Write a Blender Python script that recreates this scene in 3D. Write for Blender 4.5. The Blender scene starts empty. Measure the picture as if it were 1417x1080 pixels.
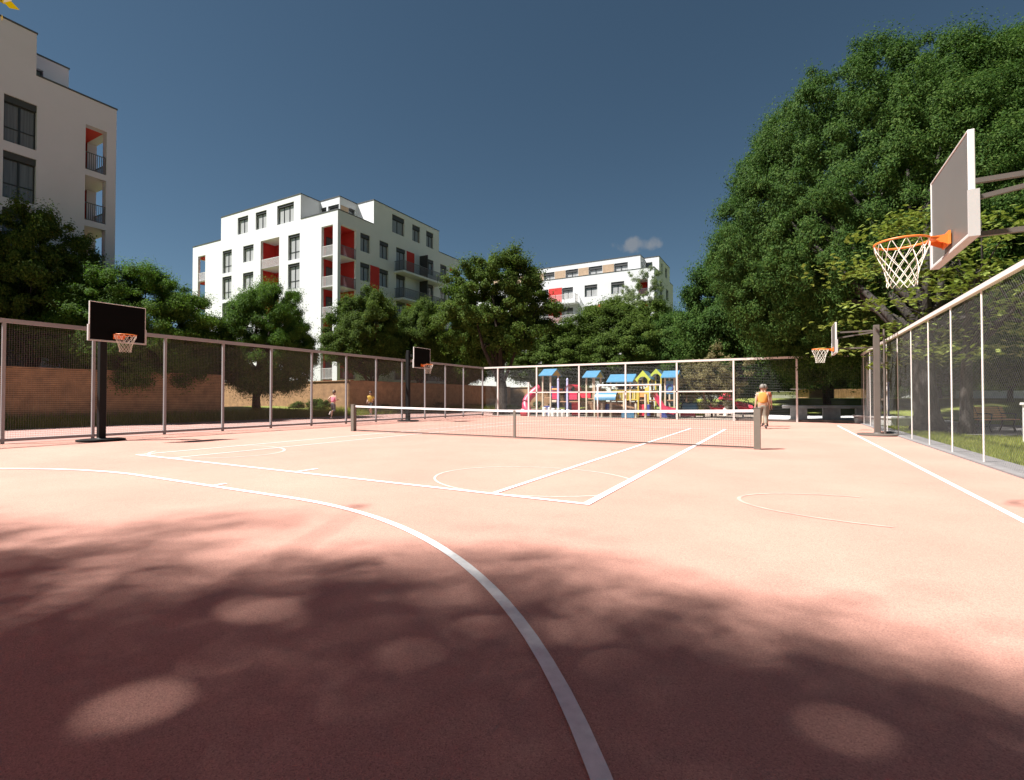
SKY_ALT, SKY_AIR, SKY_DUST, SKY_OZ, SKY_SAT, SKY_STR = 3000.0, 1.0, 1.0, 1.2, 1.0, 0.05
SKY_VAL = 0.46
SUN_STR, SUN_ANG, EXPO = 4.6, 2.0, 1.58
CLOUD_COL = (3.3, 3.0, 2.65, 1)
import bpy, math, random
import numpy as np
from mathutils import Vector, Matrix

random.seed(11)
S = bpy.context.scene
COL = S.collection
R = math.radians
PI = math.pi

# ------------------------------------------------------------------ camera maths
H = 1.25
F = 681.0
YAW = R(28.9)
PITCH = math.atan(11 / 681.0)
SUN_ELEV = R(56.5)
SUN_TRAVEL = Vector((0.76, 0.65, 0)).normalized()      # horizontal direction the light travels


def W(u, d, z=0.0):
    """point at camera-forward distance d, on the line of sight column u, height z"""
    r = (u - 708.5) / F * d
    return Vector((r * math.cos(YAW) - d * math.sin(YAW), r * math.sin(YAW) + d * math.cos(YAW), z))


# ------------------------------------------------------------------ materials
def new_mat(name):
    m = bpy.data.materials.new(name)
    m.use_nodes = True
    nt = m.node_tree
    nt.nodes.clear()
    out = nt.nodes.new('ShaderNodeOutputMaterial')
    return m, nt, out


def N(nt, t, **kw):
    n = nt.nodes.new(t)
    for k, v in kw.items():
        setattr(n, k, v)
    return n


def hexmul(c, k):
    return tuple(max(0.0, min(1.0, x * k)) for x in c[:3]) + (1,)


def mat(name, col, rough=0.6, var=0.12, scale=3.0, bump=0.0, bscale=None, metal=0.0, spec=0.5, detail=5, coat=0.0):
    m, nt, out = new_mat(name)
    p = N(nt, 'ShaderNodeBsdfPrincipled')
    p.inputs['Roughness'].default_value = rough
    p.inputs['Metallic'].default_value = metal
    p.inputs['Specular IOR Level'].default_value = spec
    p.inputs['Coat Weight'].default_value = coat
    tc = N(nt, 'ShaderNodeTexCoord')
    no = N(nt, 'ShaderNodeTexNoise')
    no.inputs['Scale'].default_value = scale
    no.inputs['Detail'].default_value = detail
    no.inputs['Roughness'].default_value = 0.6
    nt.links.new(tc.outputs['Object'], no.inputs['Vector'])
    mx = N(nt, 'ShaderNodeMix', data_type='RGBA')
    mr = N(nt, 'ShaderNodeMapRange')
    mr.inputs[1].default_value = 0.3
    mr.inputs[2].default_value = 0.7
    nt.links.new(no.outputs['Fac'], mr.inputs[0])
    nt.links.new(mr.outputs[0], mx.inputs['Factor'])
    mx.inputs['A'].default_value = hexmul(col, 1 - var)
    mx.inputs['B'].default_value = hexmul(col, 1 + var)
    nt.links.new(mx.outputs['Result'], p.inputs['Base Color'])
    if bump:
        b = N(nt, 'ShaderNodeBump')
        b.inputs['Strength'].default_value = bump
        b.inputs['Distance'].default_value = 0.02
        n2 = N(nt, 'ShaderNodeTexNoise')
        n2.inputs['Scale'].default_value = bscale or scale * 6
        n2.inputs['Detail'].default_value = 4
        nt.links.new(tc.outputs['Object'], n2.inputs['Vector'])
        nt.links.new(n2.outputs['Fac'], b.inputs['Height'])
        nt.links.new(b.outputs['Normal'], p.inputs['Normal'])
    nt.links.new(p.outputs[0], out.inputs['Surface'])
    return m


def leaf_mat(name, dark, light, tint, trans=0.3):
    """leaf colour varies leaf by leaf (random per island) and in broad patches"""
    m, nt, out = new_mat(name)
    g = N(nt, 'ShaderNodeNewGeometry')
    tc = N(nt, 'ShaderNodeTexCoord')
    no = N(nt, 'ShaderNodeTexNoise')
    no.inputs['Scale'].default_value = 0.7
    no.inputs['Detail'].default_value = 3
    nt.links.new(tc.outputs['Object'], no.inputs['Vector'])
    add = N(nt, 'ShaderNodeMath', operation='MULTIPLY_ADD')
    nt.links.new(g.outputs['Random Per Island'], add.inputs[0])
    add.inputs[1].default_value = 0.75
    mr = N(nt, 'ShaderNodeMapRange')
    mr.inputs[1].default_value = 0.35
    mr.inputs[2].default_value = 0.65
    mr.inputs[3].default_value = 0.0
    mr.inputs[4].default_value = 0.25
    nt.links.new(no.outputs['Fac'], mr.inputs[0])
    nt.links.new(mr.outputs[0], add.inputs[2])
    cr = N(nt, 'ShaderNodeValToRGB')
    e = cr.color_ramp.elements
    e[0].position = 0.0
    e[0].color = tuple(dark) + (1,)
    e[1].position = 0.6
    e[1].color = tuple(light) + (1,)
    e2 = e.new(1.0)
    e2.color = tuple(tint) + (1,)
    nt.links.new(add.outputs[0], cr.inputs['Fac'])
    p = N(nt, 'ShaderNodeBsdfPrincipled')
    p.inputs['Roughness'].default_value = 0.6
    p.inputs['Specular IOR Level'].default_value = 0.05
    nt.links.new(cr.outputs[0], p.inputs['Base Color'])
    t = N(nt, 'ShaderNodeBsdfTranslucent')
    hs = N(nt, 'ShaderNodeHueSaturation')
    hs.inputs['Value'].default_value = 1.5
    hs.inputs['Saturation'].default_value = 1.1
    nt.links.new(cr.outputs[0], hs.inputs['Color'])
    nt.links.new(hs.outputs[0], t.inputs['Color'])
    ms = N(nt, 'ShaderNodeMixShader')
    ms.inputs[0].default_value = trans
    nt.links.new(p.outputs[0], ms.inputs[1])
    nt.links.new(t.outputs[0], ms.inputs[2])
    nt.links.new(ms.outputs[0], out.inputs['Surface'])
    return m


def court_mat(name, col, var2):
    """pressed rubber granules: speckle of individual crumbs + broad wear + fine bump"""
    m, nt, out = new_mat(name)
    p = N(nt, 'ShaderNodeBsdfPrincipled')
    p.inputs['Roughness'].default_value = 0.85
    p.inputs['Specular IOR Level'].default_value = 0.2
    tc = N(nt, 'ShaderNodeTexCoord')
    v = N(nt, 'ShaderNodeTexVoronoi')
    v.inputs['Scale'].default_value = 210
    nt.links.new(tc.outputs['Object'], v.inputs['Vector'])
    sep = N(nt, 'ShaderNodeSeparateColor')
    nt.links.new(v.outputs['Color'], sep.inputs[0])
    cr = N(nt, 'ShaderNodeValToRGB')
    e = cr.color_ramp.elements
    e[0].position = 0.0
    e[0].color = hexmul(col, 0.66)
    e[1].position = 1.0
    e[1].color = hexmul(col, 1.24)
    a = e.new(0.22)
    a.color = hexmul(col, 0.9)
    a = e.new(0.8)
    a.color = hexmul(col, 1.06)
    nt.links.new(sep.outputs[0], cr.inputs['Fac'])
    no = N(nt, 'ShaderNodeTexNoise')
    no.inputs['Scale'].default_value = 0.35
    no.inputs['Detail'].default_value = 7
    no.inputs['Roughness'].default_value = 0.65
    nt.links.new(tc.outputs['Object'], no.inputs['Vector'])
    mr = N(nt, 'ShaderNodeMapRange')
    mr.inputs[1].default_value = 0.3
    mr.inputs[2].default_value = 0.7
    mr.inputs[3].default_value = 1 - var2
    mr.inputs[4].default_value = 1 + var2
    nt.links.new(no.outputs['Fac'], mr.inputs[0])
    mm = N(nt, 'ShaderNodeMix', data_type='RGBA', blend_type='MULTIPLY')
    mm.inputs['Factor'].default_value = 1
    nt.links.new(cr.outputs[0], mm.inputs['A'])
    nt.links.new(mr.outputs[0], mm.inputs['B'])
    nt.links.new(mm.outputs['Result'], p.inputs['Base Color'])
    b = N(nt, 'ShaderNodeBump')
    b.inputs['Strength'].default_value = 0.5
    b.inputs['Distance'].default_value = 0.004
    nt.links.new(v.outputs['Distance'], b.inputs['Height'])
    nt.links.new(b.outputs['Normal'], p.inputs['Normal'])
    nt.links.new(p.outputs[0], out.inputs['Surface'])
    return m


def ground_mat(name, c1, c2, c3, scale=0.5, bump=0.4):
    m, nt, out = new_mat(name)
    p = N(nt, 'ShaderNodeBsdfPrincipled')
    p.inputs['Roughness'].default_value = 0.9
    p.inputs['Specular IOR Level'].default_value = 0.15
    tc = N(nt, 'ShaderNodeTexCoord')
    n1 = N(nt, 'ShaderNodeTexNoise')
    n1.inputs['Scale'].default_value = scale
    n1.inputs['Detail'].default_value = 8
    n1.inputs['Roughness'].default_value = 0.7
    nt.links.new(tc.outputs['Object'], n1.inputs['Vector'])
    cr = N(nt, 'ShaderNodeValToRGB')
    e = cr.color_ramp.elements
    e[0].position = 0.3
    e[0].color = tuple(c1) + (1,)
    e[1].position = 0.7
    e[1].color = tuple(c3) + (1,)
    a = e.new(0.5)
    a.color = tuple(c2) + (1,)
    nt.links.new(n1.outputs['Fac'], cr.inputs['Fac'])
    n2 = N(nt, 'ShaderNodeTexNoise')
    n2.inputs['Scale'].default_value = 45
    n2.inputs['Detail'].default_value = 3
    nt.links.new(tc.outputs['Object'], n2.inputs['Vector'])
    mr = N(nt, 'ShaderNodeMapRange')
    mr.inputs[1].default_value = 0.3
    mr.inputs[2].default_value = 0.7
    mr.inputs[3].default_value = 0.7
    mr.inputs[4].default_value = 1.3
    nt.links.new(n2.outputs['Fac'], mr.inputs[0])
    mm = N(nt, 'ShaderNodeMix', data_type='RGBA', blend_type='MULTIPLY')
    mm.inputs['Factor'].default_value = 1
    nt.links.new(cr.outputs[0], mm.inputs['A'])
    nt.links.new(mr.outputs[0], mm.inputs['B'])
    nt.links.new(mm.outputs['Result'], p.inputs['Base Color'])
    b = N(nt, 'ShaderNodeBump')
    b.inputs['Strength'].default_value = bump
    b.inputs['Distance'].default_value = 0.03
    nt.links.new(n2.outputs['Fac'], b.inputs['Height'])
    nt.links.new(b.outputs['Normal'], p.inputs['Normal'])
    nt.links.new(p.outputs[0], out.inputs['Surface'])
    return m


def bark_mat(name, c):
    m, nt, out = new_mat(name)
    p = N(nt, 'ShaderNodeBsdfPrincipled')
    p.inputs['Roughness'].default_value = 0.9
    p.inputs['Specular IOR Level'].default_value = 0.2
    tc = N(nt, 'ShaderNodeTexCoord')
    mp = N(nt, 'ShaderNodeMapping')
    mp.inputs['Scale'].default_value = (9, 9, 1.6)
    nt.links.new(tc.outputs['Object'], mp.inputs[0])
    n1 = N(nt, 'ShaderNodeTexNoise')
    n1.inputs['Scale'].default_value = 1.6
    n1.inputs['Detail'].default_value = 6
    nt.links.new(mp.outputs[0], n1.inputs['Vector'])
    cr = N(nt, 'ShaderNodeValToRGB')
    e = cr.color_ramp.elements
    e[0].position = 0.35
    e[0].color = hexmul(c, 0.4)
    e[1].position = 0.65
    e[1].color = hexmul(c, 1.3)
    nt.links.new(n1.outputs['Fac'], cr.inputs['Fac'])
    nt.links.new(cr.outputs[0], p.inputs['Base Color'])
    b = N(nt, 'ShaderNodeBump')
    b.inputs['Strength'].default_value = 0.8
    b.inputs['Distance'].default_value = 0.04
    nt.links.new(n1.outputs['Fac'], b.inputs['Height'])
    nt.links.new(b.outputs['Normal'], p.inputs['Normal'])
    nt.links.new(p.outputs[0], out.inputs['Surface'])
    return m


def paver_mat(name, c):
    m, nt, out = new_mat(name)
    p = N(nt, 'ShaderNodeBsdfPrincipled')
    p.inputs['Roughness'].default_value = 0.85
    tc = N(nt, 'ShaderNodeTexCoord')
    br = N(nt, 'ShaderNodeTexBrick')
    br.inputs['Scale'].default_value = 2.2
    br.inputs['Mortar Size'].default_value = 0.012
    br.inputs['Color1'].default_value = hexmul(c, 1.08)
    br.inputs['Color2'].default_value = hexmul(c, 0.88)
    br.inputs['Mortar'].default_value = hexmul(c, 0.5)
    nt.links.new(tc.outputs['Object'], br.inputs['Vector'])
    nt.links.new(br.outputs['Color'], p.inputs['Base Color'])
    nt.links.new(p.outputs[0], out.inputs['Surface'])
    return m


M = {}
M['court'] = court_mat('court_rubber', (0.42, 0.226, 0.178), 0.12)
M['track'] = court_mat('track_rubber', (0.34, 0.195, 0.165), 0.08)
M['line'] = mat('line_paint', (0.66, 0.655, 0.64), 0.75, 0.10, 18, 0.3, 150)
M['line_thin'] = mat('thin_line_paint', (0.54, 0.43, 0.385), 0.8, 0.2, 8, 0.3, 150)
M['line_worn'] = mat('worn_line_paint', (0.46, 0.28, 0.23), 0.8, 0.25, 6, 0.3, 150)
M['grass'] = ground_mat('grass_ground', (0.09, 0.12, 0.025), (0.16, 0.18, 0.04), (0.22, 0.23, 0.065))
M['soil'] = ground_mat('playground_sand', (0.20, 0.16, 0.13), (0.27, 0.22, 0.18), (0.32, 0.27, 0.23), 0.8, 0.2)
M['paver'] = paver_mat('pale_pavers', (0.52, 0.51, 0.50))
M['asphalt'] = ground_mat('path_asphalt', (0.10, 0.095, 0.09), (0.15, 0.14, 0.135), (0.19, 0.18, 0.17), 1.2, 0.2)
M['kerb'] = mat('kerb_concrete', (0.18, 0.168, 0.165), 0.85, 0.15, 5, 0.5, 60)
M['concrete'] = mat('grey_concrete', (0.38, 0.36, 0.34), 0.85, 0.18, 4, 0.4, 50)
M['concrete_pale'] = mat('pale_concrete', (0.62, 0.60, 0.57), 0.85, 0.1, 3, 0.3, 40)
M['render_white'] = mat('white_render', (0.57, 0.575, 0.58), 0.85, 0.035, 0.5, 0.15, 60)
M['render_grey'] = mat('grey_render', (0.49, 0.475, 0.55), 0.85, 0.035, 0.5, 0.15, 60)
M['render_red'] = mat('red_render', (0.47, 0.022, 0.014), 0.8, 0.06, 0.8, 0.1, 60)
M['coping'] = mat('dark_coping', (0.05, 0.052, 0.055), 0.5, 0.1, 2)
M['frame'] = mat('anthracite_frame', (0.012, 0.0125, 0.014), 0.45, 0.1, 3)
M['shutter'] = mat('grey_shutter', (0.03, 0.03, 0.03), 0.55, 0.1, 8)
M['wood_panel'] = mat('wood_cladding', (0.36, 0.25, 0.16), 0.7, 0.15, 2.5)
M['rail'] = mat('railing_metal', (0.10, 0.10, 0.105), 0.5, 0.1, 3)
M['rail_pale'] = mat('railing_pale', (0.55, 0.53, 0.52), 0.5, 0.1, 3)
M['slat'] = mat('tan_slats', (0.37, 0.21, 0.105), 0.75, 0.28, 2.2, 0.2, 40)
M['slat_back'] = mat('slat_backing', (0.06, 0.035, 0.02), 0.9, 0.1, 3)
M['fence_pale'] = mat('fence_paint_pale', (0.62, 0.56, 0.52), 0.5, 0.06, 3)
M['fence_left'] = mat('fence_paint_beige', (0.27, 0.26, 0.262), 0.5, 0.06, 3)
M['wire_grey'] = mat('galvanised_wire', (0.17, 0.168, 0.165), 0.5, 0.1, 3)
M['wire_dark'] = mat('dark_wire', (0.17, 0.12, 0.10), 0.6, 0.1, 3)
M['net_cord'] = mat('black_net_cord', (0.055, 0.046, 0.04), 0.8, 0.1, 3)
M['tape'] = mat('white_tape', (0.82, 0.80, 0.78), 0.7, 0.05, 8)
M['netpost'] = mat('net_post_paint', (0.15, 0.135, 0.11), 0.5, 0.06, 4)
M['pole_shaded'] = mat('shaded_pole_paint', (0.008, 0.008, 0.008), 0.6, 0.1, 3, spec=0.2)  # same paint as the right hoop poles, darkened for the left side's shade
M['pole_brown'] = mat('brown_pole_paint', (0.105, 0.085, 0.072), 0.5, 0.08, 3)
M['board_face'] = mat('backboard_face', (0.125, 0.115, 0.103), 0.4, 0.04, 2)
M['board_shaded'] = mat('shaded_backboard_face', (0.003, 0.0028, 0.0028), 0.6, 0.04, 2, spec=0.06)  # shaded copy of the backboard face, the shade put into its colour
M['board_frame'] = mat('backboard_frame', (0.60, 0.58, 0.555), 0.5, 0.04, 3)
M['board_pad'] = mat('backboard_padding', (0.42, 0.40, 0.385), 0.6, 0.05, 5)
M['rim'] = mat('orange_rim', (0.75, 0.20, 0.035), 0.4, 0.08, 6)
M['cord'] = mat('white_net_cord', (0.80, 0.76, 0.66), 0.8, 0.06, 12)
M['bark'] = bark_mat('bark', (0.042, 0.03, 0.022))
M['bark_grey'] = bark_mat('bark_grey', (0.05, 0.043, 0.038))
M['leaf_dark'] = leaf_mat('leaf_dark_green', (0.015, 0.036, 0.009), (0.041, 0.082, 0.017), (0.092, 0.14, 0.033), 0.3)
M['leaf_mid'] = leaf_mat('leaf_mid_green', (0.024, 0.043, 0.009), (0.060, 0.096, 0.018), (0.115, 0.152, 0.034), 0.32)
M['leaf_fresh'] = leaf_mat('leaf_fresh_green', (0.022, 0.052, 0.010), (0.064, 0.122, 0.019), (0.125, 0.19, 0.037), 0.34)
M['leaf_lime'] = leaf_mat('leaf_yellow_green', (0.06, 0.085, 0.016), (0.13, 0.165, 0.035), (0.27, 0.30, 0.09), 0.3)
M['leaf_pale'] = leaf_mat('leaf_pale', (0.07, 0.10, 0.04), (0.12, 0.16, 0.06), (0.20, 0.23, 0.10), 0.3)
M['leaf_straw'] = leaf_mat('leaf_straw', (0.08, 0.07, 0.03), (0.15, 0.13, 0.06), (0.24, 0.21, 0.10), 0.25)
M['leaf_twig'] = leaf_mat('leaf_olive_yellow', (0.10, 0.08, 0.008), (0.20, 0.14, 0.012), (0.30, 0.20, 0.02), 0.4)
M['leaf_shade_tint'] = leaf_mat('leaf_orange_tint', (0.50, 0.19, 0.035), (0.62, 0.25, 0.05), (0.72, 0.31, 0.07), 0.92)  # orange and very translucent to tint the foreground shade red; crowns stay unseen
M['blade'] = leaf_mat('grass_blade', (0.12, 0.15, 0.025), (0.22, 0.24, 0.05), (0.34, 0.33, 0.10), 0.4)


def glass_mat(name, c, rough=0.08):
    m, nt, out = new_mat(name)
    p = N(nt, 'ShaderNodeBsdfPrincipled')
    p.inputs['Roughness'].default_value = rough
    p.inputs['Specular IOR Level'].default_value = 0.6
    tc = N(nt, 'ShaderNodeTexCoord')
    mp = N(nt, 'ShaderNodeMapping')
    mp.inputs['Scale'].default_value = (14, 14, 0.35)
    nt.links.new(tc.outputs['Object'], mp.inputs[0])
    n1 = N(nt, 'ShaderNodeTexNoise')
    n1.inputs['Scale'].default_value = 1.0
    n1.inputs['Detail'].default_value = 3
    nt.links.new(mp.outputs[0], n1.inputs['Vector'])
    cr = N(nt, 'ShaderNodeValToRGB')
    e = cr.color_ramp.elements
    e[0].position = 0.3
    e[0].color = hexmul(c, 0.75)
    e[1].position = 0.7
    e[1].color = hexmul(c, 1.2)
    nt.links.new(n1.outputs['Fac'], cr.inputs['Fac'])
    nt.links.new(cr.outputs[0], p.inputs['Base Color'])
    nt.links.new(p.outputs[0], out.inputs['Surface'])
    return m


M['pane_curtain'] = glass_mat('pane_with_curtain', (0.36, 0.36, 0.355))
M['pane_mid'] = glass_mat('pane_half_dark', (0.20, 0.205, 0.21))
M['pane_dark'] = glass_mat('pane_dark', (0.10, 0.105, 0.11))


# ------------------------------------------------------------------ mesh builder
class MB:
    def __init__(s):
        s.v = []
        s.f = []
        s.mi = []

    def face(s, pts, mi=0):
        b = len(s.v)
        s.v.extend([tuple(p) for p in pts])
        s.f.append(tuple(range(b, b + len(pts))))
        s.mi.append(mi)

    def box(s, x0, x1, y0, y1, z0, z1, mi=0):
        b = len(s.v)
        s.v.extend([(x0, y0, z0), (x1, y0, z0), (x1, y1, z0), (x0, y1, z0), (x0, y0, z1), (x1, y0, z1), (x1, y1, z1), (x0, y1, z1)])
        for q in ((3, 2, 1, 0), (4, 5, 6, 7), (0, 1, 5, 4), (1, 2, 6, 5), (2, 3, 7, 6), (3, 0, 4, 7)):
            s.f.append(tuple(b + i for i in q))
            s.mi.append(mi)

    def beam(s, p, q, w, h, up=(0, 0, 1), mi=0):
        p, q = Vector(p), Vector(q)
        d = (q - p).normalized()
        u = Vector(up)
        if abs(d.dot(u)) > 0.98:
            u = Vector((1, 0, 0))
        a = d.cross(u).normalized() * (w / 2)
        c = a.cross(d).normalized() * (h / 2)
        b = len(s.v)
        for o in (p, q):
            for k, l in ((-1, -1), (1, -1), (1, 1), (-1, 1)):
                s.v.append(tuple(o + a * k + c * l))
        for qd in ((0, 1, 2, 3), (7, 6, 5, 4), (0, 4, 5, 1), (1, 5, 6, 2), (2, 6, 7, 3), (3, 7, 4, 0)):
            s.f.append(tuple(b + i for i in qd))
            s.mi.append(mi)

    def tube(s, pts, rad, n=8, mi=0, cap=True, closed=False):
        pts = [Vector(p) for p in pts]
        if not isinstance(rad, (list, tuple)):
            rad = [rad] * len(pts)
        m = len(pts)
        ref = None
        rings = []
        for i in range(m):
            if closed:
                t = pts[(i + 1) % m] - pts[i - 1]
            else:
                t = pts[min(i + 1, m - 1)] - pts[max(i - 1, 0)]
            t.normalize()
            if ref is None:
                ref = Vector((0, 0, 1)) if abs(t.z) < 0.9 else Vector((1, 0, 0))
            a = ref - t * ref.dot(t)
            if a.length < 1e-5:
                a = t.orthogonal()
            a.normalize()
            ref = a
            c = t.cross(a)
            b = len(s.v)
            for k in range(n):
                an = 2 * PI * k / n
                s.v.append(tuple(pts[i] + (a * math.cos(an) + c * math.sin(an)) * rad[i]))
            rings.append(b)
        rng = range(m) if closed else range(m - 1)
        for i in rng:
            r0, r1 = rings[i], rings[(i + 1) % m]
            for k in range(n):
                s.f.append((r0 + k, r0 + (k + 1) % n, r1 + (k + 1) % n, r1 + k))
                s.mi.append(mi)
        if cap and not closed:
            s.f.append(tuple(rings[0] + k for k in reversed(range(n))))
            s.mi.append(mi)
            s.f.append(tuple(rings[-1] + k for k in range(n)))
            s.mi.append(mi)

    def lathe(s, prof, c=(0, 0, 0), n=24, mi=0):
        b = len(s.v)
        for (r, z) in prof:
            for k in range(n):
                a = 2 * PI * k / n
                s.v.append((c[0] + r * math.cos(a), c[1] + r * math.sin(a), c[2] + z))
        for i in range(len(prof) - 1):
            for k in range(n):
                s.f.append((b + i * n + k, b + i * n + (k + 1) % n, b + (i + 1) * n + (k + 1) % n, b + (i + 1) * n + k))
                s.mi.append(mi)

    def build(s, name, mats, parent=None, world=True, smooth=False, bevel=0.0):
        me = bpy.data.meshes.new(name)
        off = Vector((0, 0, 0))
        if parent is not None and world:
            p = parent
            while p is not None:
                off += p.location
                p = p.parent
        v = [(a - off.x, b - off.y, c - off.z) for a, b, c in s.v] if off.length else s.v
        me.from_pydata(v, [], s.f)
        if not isinstance(mats, (list, tuple)):
            mats = [mats]
        for m in mats:
            me.materials.append(m)
        if len(mats) > 1:
            me.polygons.foreach_set('material_index', s.mi)
        if smooth:
            me.polygons.foreach_set('use_smooth', [True] * len(me.polygons))
        me.update()
        o = bpy.data.objects.new(name, me)
        COL.objects.link(o)
        if parent is not None:
            o.parent = parent
        if bevel:
            bv = o.modifiers.new('bevel', 'BEVEL')
            bv.width = bevel
            bv.segments = 2
            bv.limit_method = 'ANGLE'
        return o


def tag(o, label=None, cat=None, group=None, kind=None):
    if label:
        o['label'] = label
    if cat:
        o['category'] = cat
    if group:
        o['group'] = group
    if kind:
        o['kind'] = kind
    return o


def thing(name, loc, label, cat, group=None, rz=0.0):
    o = bpy.data.objects.new(name, None)
    o.empty_display_size = 0.3
    o.location = loc
    o.rotation_euler = (0, 0, rz)
    COL.objects.link(o)
    return tag(o, label, cat, group)


def copy_tree(o, parent=None, kids=None):
    c = o.copy()
    COL.objects.link(c)
    if parent is not None:
        c.parent = parent
    for ch in list(o.children):
        copy_tree(ch, c)
    return c


def struct(mb, name, m, label, cat):
    o = mb.build(name, m)
    return tag(o, label, cat, kind='structure')

# ------------------------------------------------------------------ GROUND
def ground_h(x, y):
    """park ground: flat around the courts, a lawn rising beyond the back fence on the right"""
    h = 0.0
    if y > 44 and x > -12:
        t = min(1.0, (y - 44) / 15.0)
        s = min(1.0, (x + 12) / 8.0)
        h += 1.25 * (t * t * (3 - 2 * t)) * s
    if x > 9 and y > 8:
        t = min(1.0, (x - 11) / 14.0) if x > 11 else 0
        h = max(h, 1.0 * t * min(1, (y - 8) / 10))
    return h


def axis(parts):
    out = []
    for a, b, st in parts:
        k = a
        while k < b - 1e-6:
            out.append(k)
            k += st
    out.append(parts[-1][1])
    return out


xs = axis([(-900, -120, 130), (-120, -40, 10), (-40, 40, 1.5), (40, 120, 10), (120, 900, 130)])
ys = axis([(-900, -60, 140), (-60, -10, 10), (-10, 80, 1.5), (80, 160, 10), (160, 900, 148)])
g = MB()
for y in ys:
    for x in xs:
        g.v.append((x, y, -0.03 + ground_h(x, y) * (1 if abs(x) < 130 and y < 170 else 0.9)))
nx = len(xs)
for j in range(len(ys) - 1):
    for i in range(nx - 1):
        g.f.append((j * nx + i, j * nx + i + 1, (j + 1) * nx + i + 1, (j + 1) * nx + i))
        g.mi.append(0)
o = g.build('ground', M['grass'], smooth=True)
tag(o, 'green park lawn around the courts', 'ground', kind='structure')


def sheet(name, x0, x1, y0, y1, z, m, label, cat):
    b = MB()
    b.face([(x0, y0, z), (x1, y0, z), (x1, y1, z), (x0, y1, z)])
    return struct(b, name, m, label, cat)


def strip(pts, w, z, b):
    """flat painted band along a polyline"""
    n = len(pts)
    L, Rr = [], []
    for i in range(n):
        p = Vector(pts[i])
        t = Vector(pts[min(i + 1, n - 1)]) - Vector(pts[max(i - 1, 0)])
        t.normalize()
        nrm = Vector((-t.y, t.x)) * (w / 2)
        L.append((p.x + nrm.x, p.y + nrm.y, z))
        Rr.append((p.x - nrm.x, p.y - nrm.y, z))
    for i in range(n - 1):
        b.face([L[i], Rr[i], Rr[i + 1], L[i + 1]])


FX0, FX1, FY1 = -18.6, 3.34, 29.5
sheet('court', FX0 - 0.1, FX1 - 0.12, -14, FY1 + 0.1, 0.0, M['court'], 'salmon red rubber sports court', 'court')
sheet('running_track', -26.6, FX0 - 0.1, -14, 52, 0.0, M['track'], 'pinkish running track beyond the left fence', 'track')
b = MB()
b.box(FX1 - 0.12, FX1 + 0.42, -14, FY1 + 0.6, -0.2, 0.03)
struct(b, 'kerb', M['kerb'], 'pale grey concrete kerb under the right fence', 'kerb')
b = MB()
for x in (-19.7, -20.95, -22.2, -23.45, -24.7, -25.95):
    strip([(x, -14), (x, 52)], 0.06, 0.005, b)
struct(b, 'track_lines', M['line'], 'white lane lines on the running track', 'lane lines')

# painted lines of the court, each marking its own sheet
Z1, Z2 = 0.004, 0.008
b = MB()
cL, cR, r6 = -9.1, -5.4, 6.0
pts = []
for k in range(0, 33):
    a = PI - k / 32 * PI / 2
    pts.append((cL + r6 * math.cos(a), -1.94 + r6 * math.sin(a)))
pts += [(cL + (cR - cL) * k / 6, 4.06) for k in range(1, 6)]
for k in range(0, 41):
    a = PI / 2 - k / 40 * PI / 2
    pts.append((cR + r6 * math.cos(a), -1.94 + r6 * math.sin(a)))
strip(pts, 0.075, Z2, b)
strip([(-7.1, 4.1), (-7.12, 4.28)], 0.07, Z2, b)
struct(b, 'goal_area_line', M['line'], 'curved white line sweeping through the shaded foreground', 'court line')
b = MB()
strip([(-12.45, 5.5), (-1.99, 5.5)], 0.075, Z2, b)
strip([(-12.4, 5.54), (-12.4, 21.2)], 0.06, Z2, b)
strip([(-11.1, 5.54), (-11.1, 21.2)], 0.05, Z2, b)
strip([(-7.2, 5.54), (-7.2, 5.95)], 0.07, Z2, b)
strip([(-3.33, 5.54), (-3.33, 21.2)], 0.075, Z2, b)
strip([(-2.04, 5.54), (-2.04, 21.2)], 0.10, Z2, b)
strip([(-12.43, 21.25), (-1.99, 21.25)], 0.075, Z2, b)
struct(b, 'tennis_lines', M['line'], 'white tennis court lines in front of the net', 'court line')
b = MB()
strip([(2.12, -8), (2.12, 26.5)], 0.07, Z1, b)
struct(b, 'side_line', M['line'], 'white side line along the right fence', 'court line')
b = MB()
pts = []
for k in range(0, 49):
    a = 0.62 + (2 * PI - 1.2) * k / 48
    pts.append((-3.4 + 1.6 * math.cos(a), 6.8 + 1.27 * math.sin(a)))
strip(pts, 0.034, Z1, b)
pts = [(-11.6 - (p[0] + 3.4), p[1]) for p in pts]
strip(pts, 0.05, Z1, b)
struct(b, 'key_circles', M['line_thin'], 'thin white circle lines of the basketball keys', 'court line')
b = MB()
pts = []
for k in range(0, 33):
    a = PI * 0.52 + PI * 0.98 * k / 32
    pts.append((0.92 + 1.42 * math.cos(a), 6.76 + 0.8 * math.sin(a)))
strip(pts, 0.045, Z1, b)
struct(b, 'arc_line', M['line_worn'], 'worn pale arc line at lower right of the court', 'court line')

# surfaces behind the back fence
sheet('playground_ground', -18.5, -1.2, FY1 + 0.1, 46, 0.0, M['soil'], 'sandy playground surface behind the back fence', 'ground')
sheet('paved_path', -1.2, 8.0, 29.7, 42.5, 0.0, M['paver'], 'pale paved path behind the concrete tables', 'path')
b = MB()
b.face([(5.4, 22.2, 0.0), (40, 17.0, 0.0), (40, 21.5, 0.0), (12, 27.5, 0.0), (7.9, 32.6, 0.0), (5.2, 32.6, 0.0)])
struct(b, 'park_path', M['asphalt'], 'grey park path passing the wooden bench', 'path')
b = MB()
b.face([(3.8, 10.6, -0.012), (9, 10.2, -0.012), (9, 12.9, -0.012), (4.9, 12.6, -0.012)])
struct(b, 'gravel_patch', M['kerb'], 'pale gravel patch beside the right fence', 'gravel')
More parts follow.
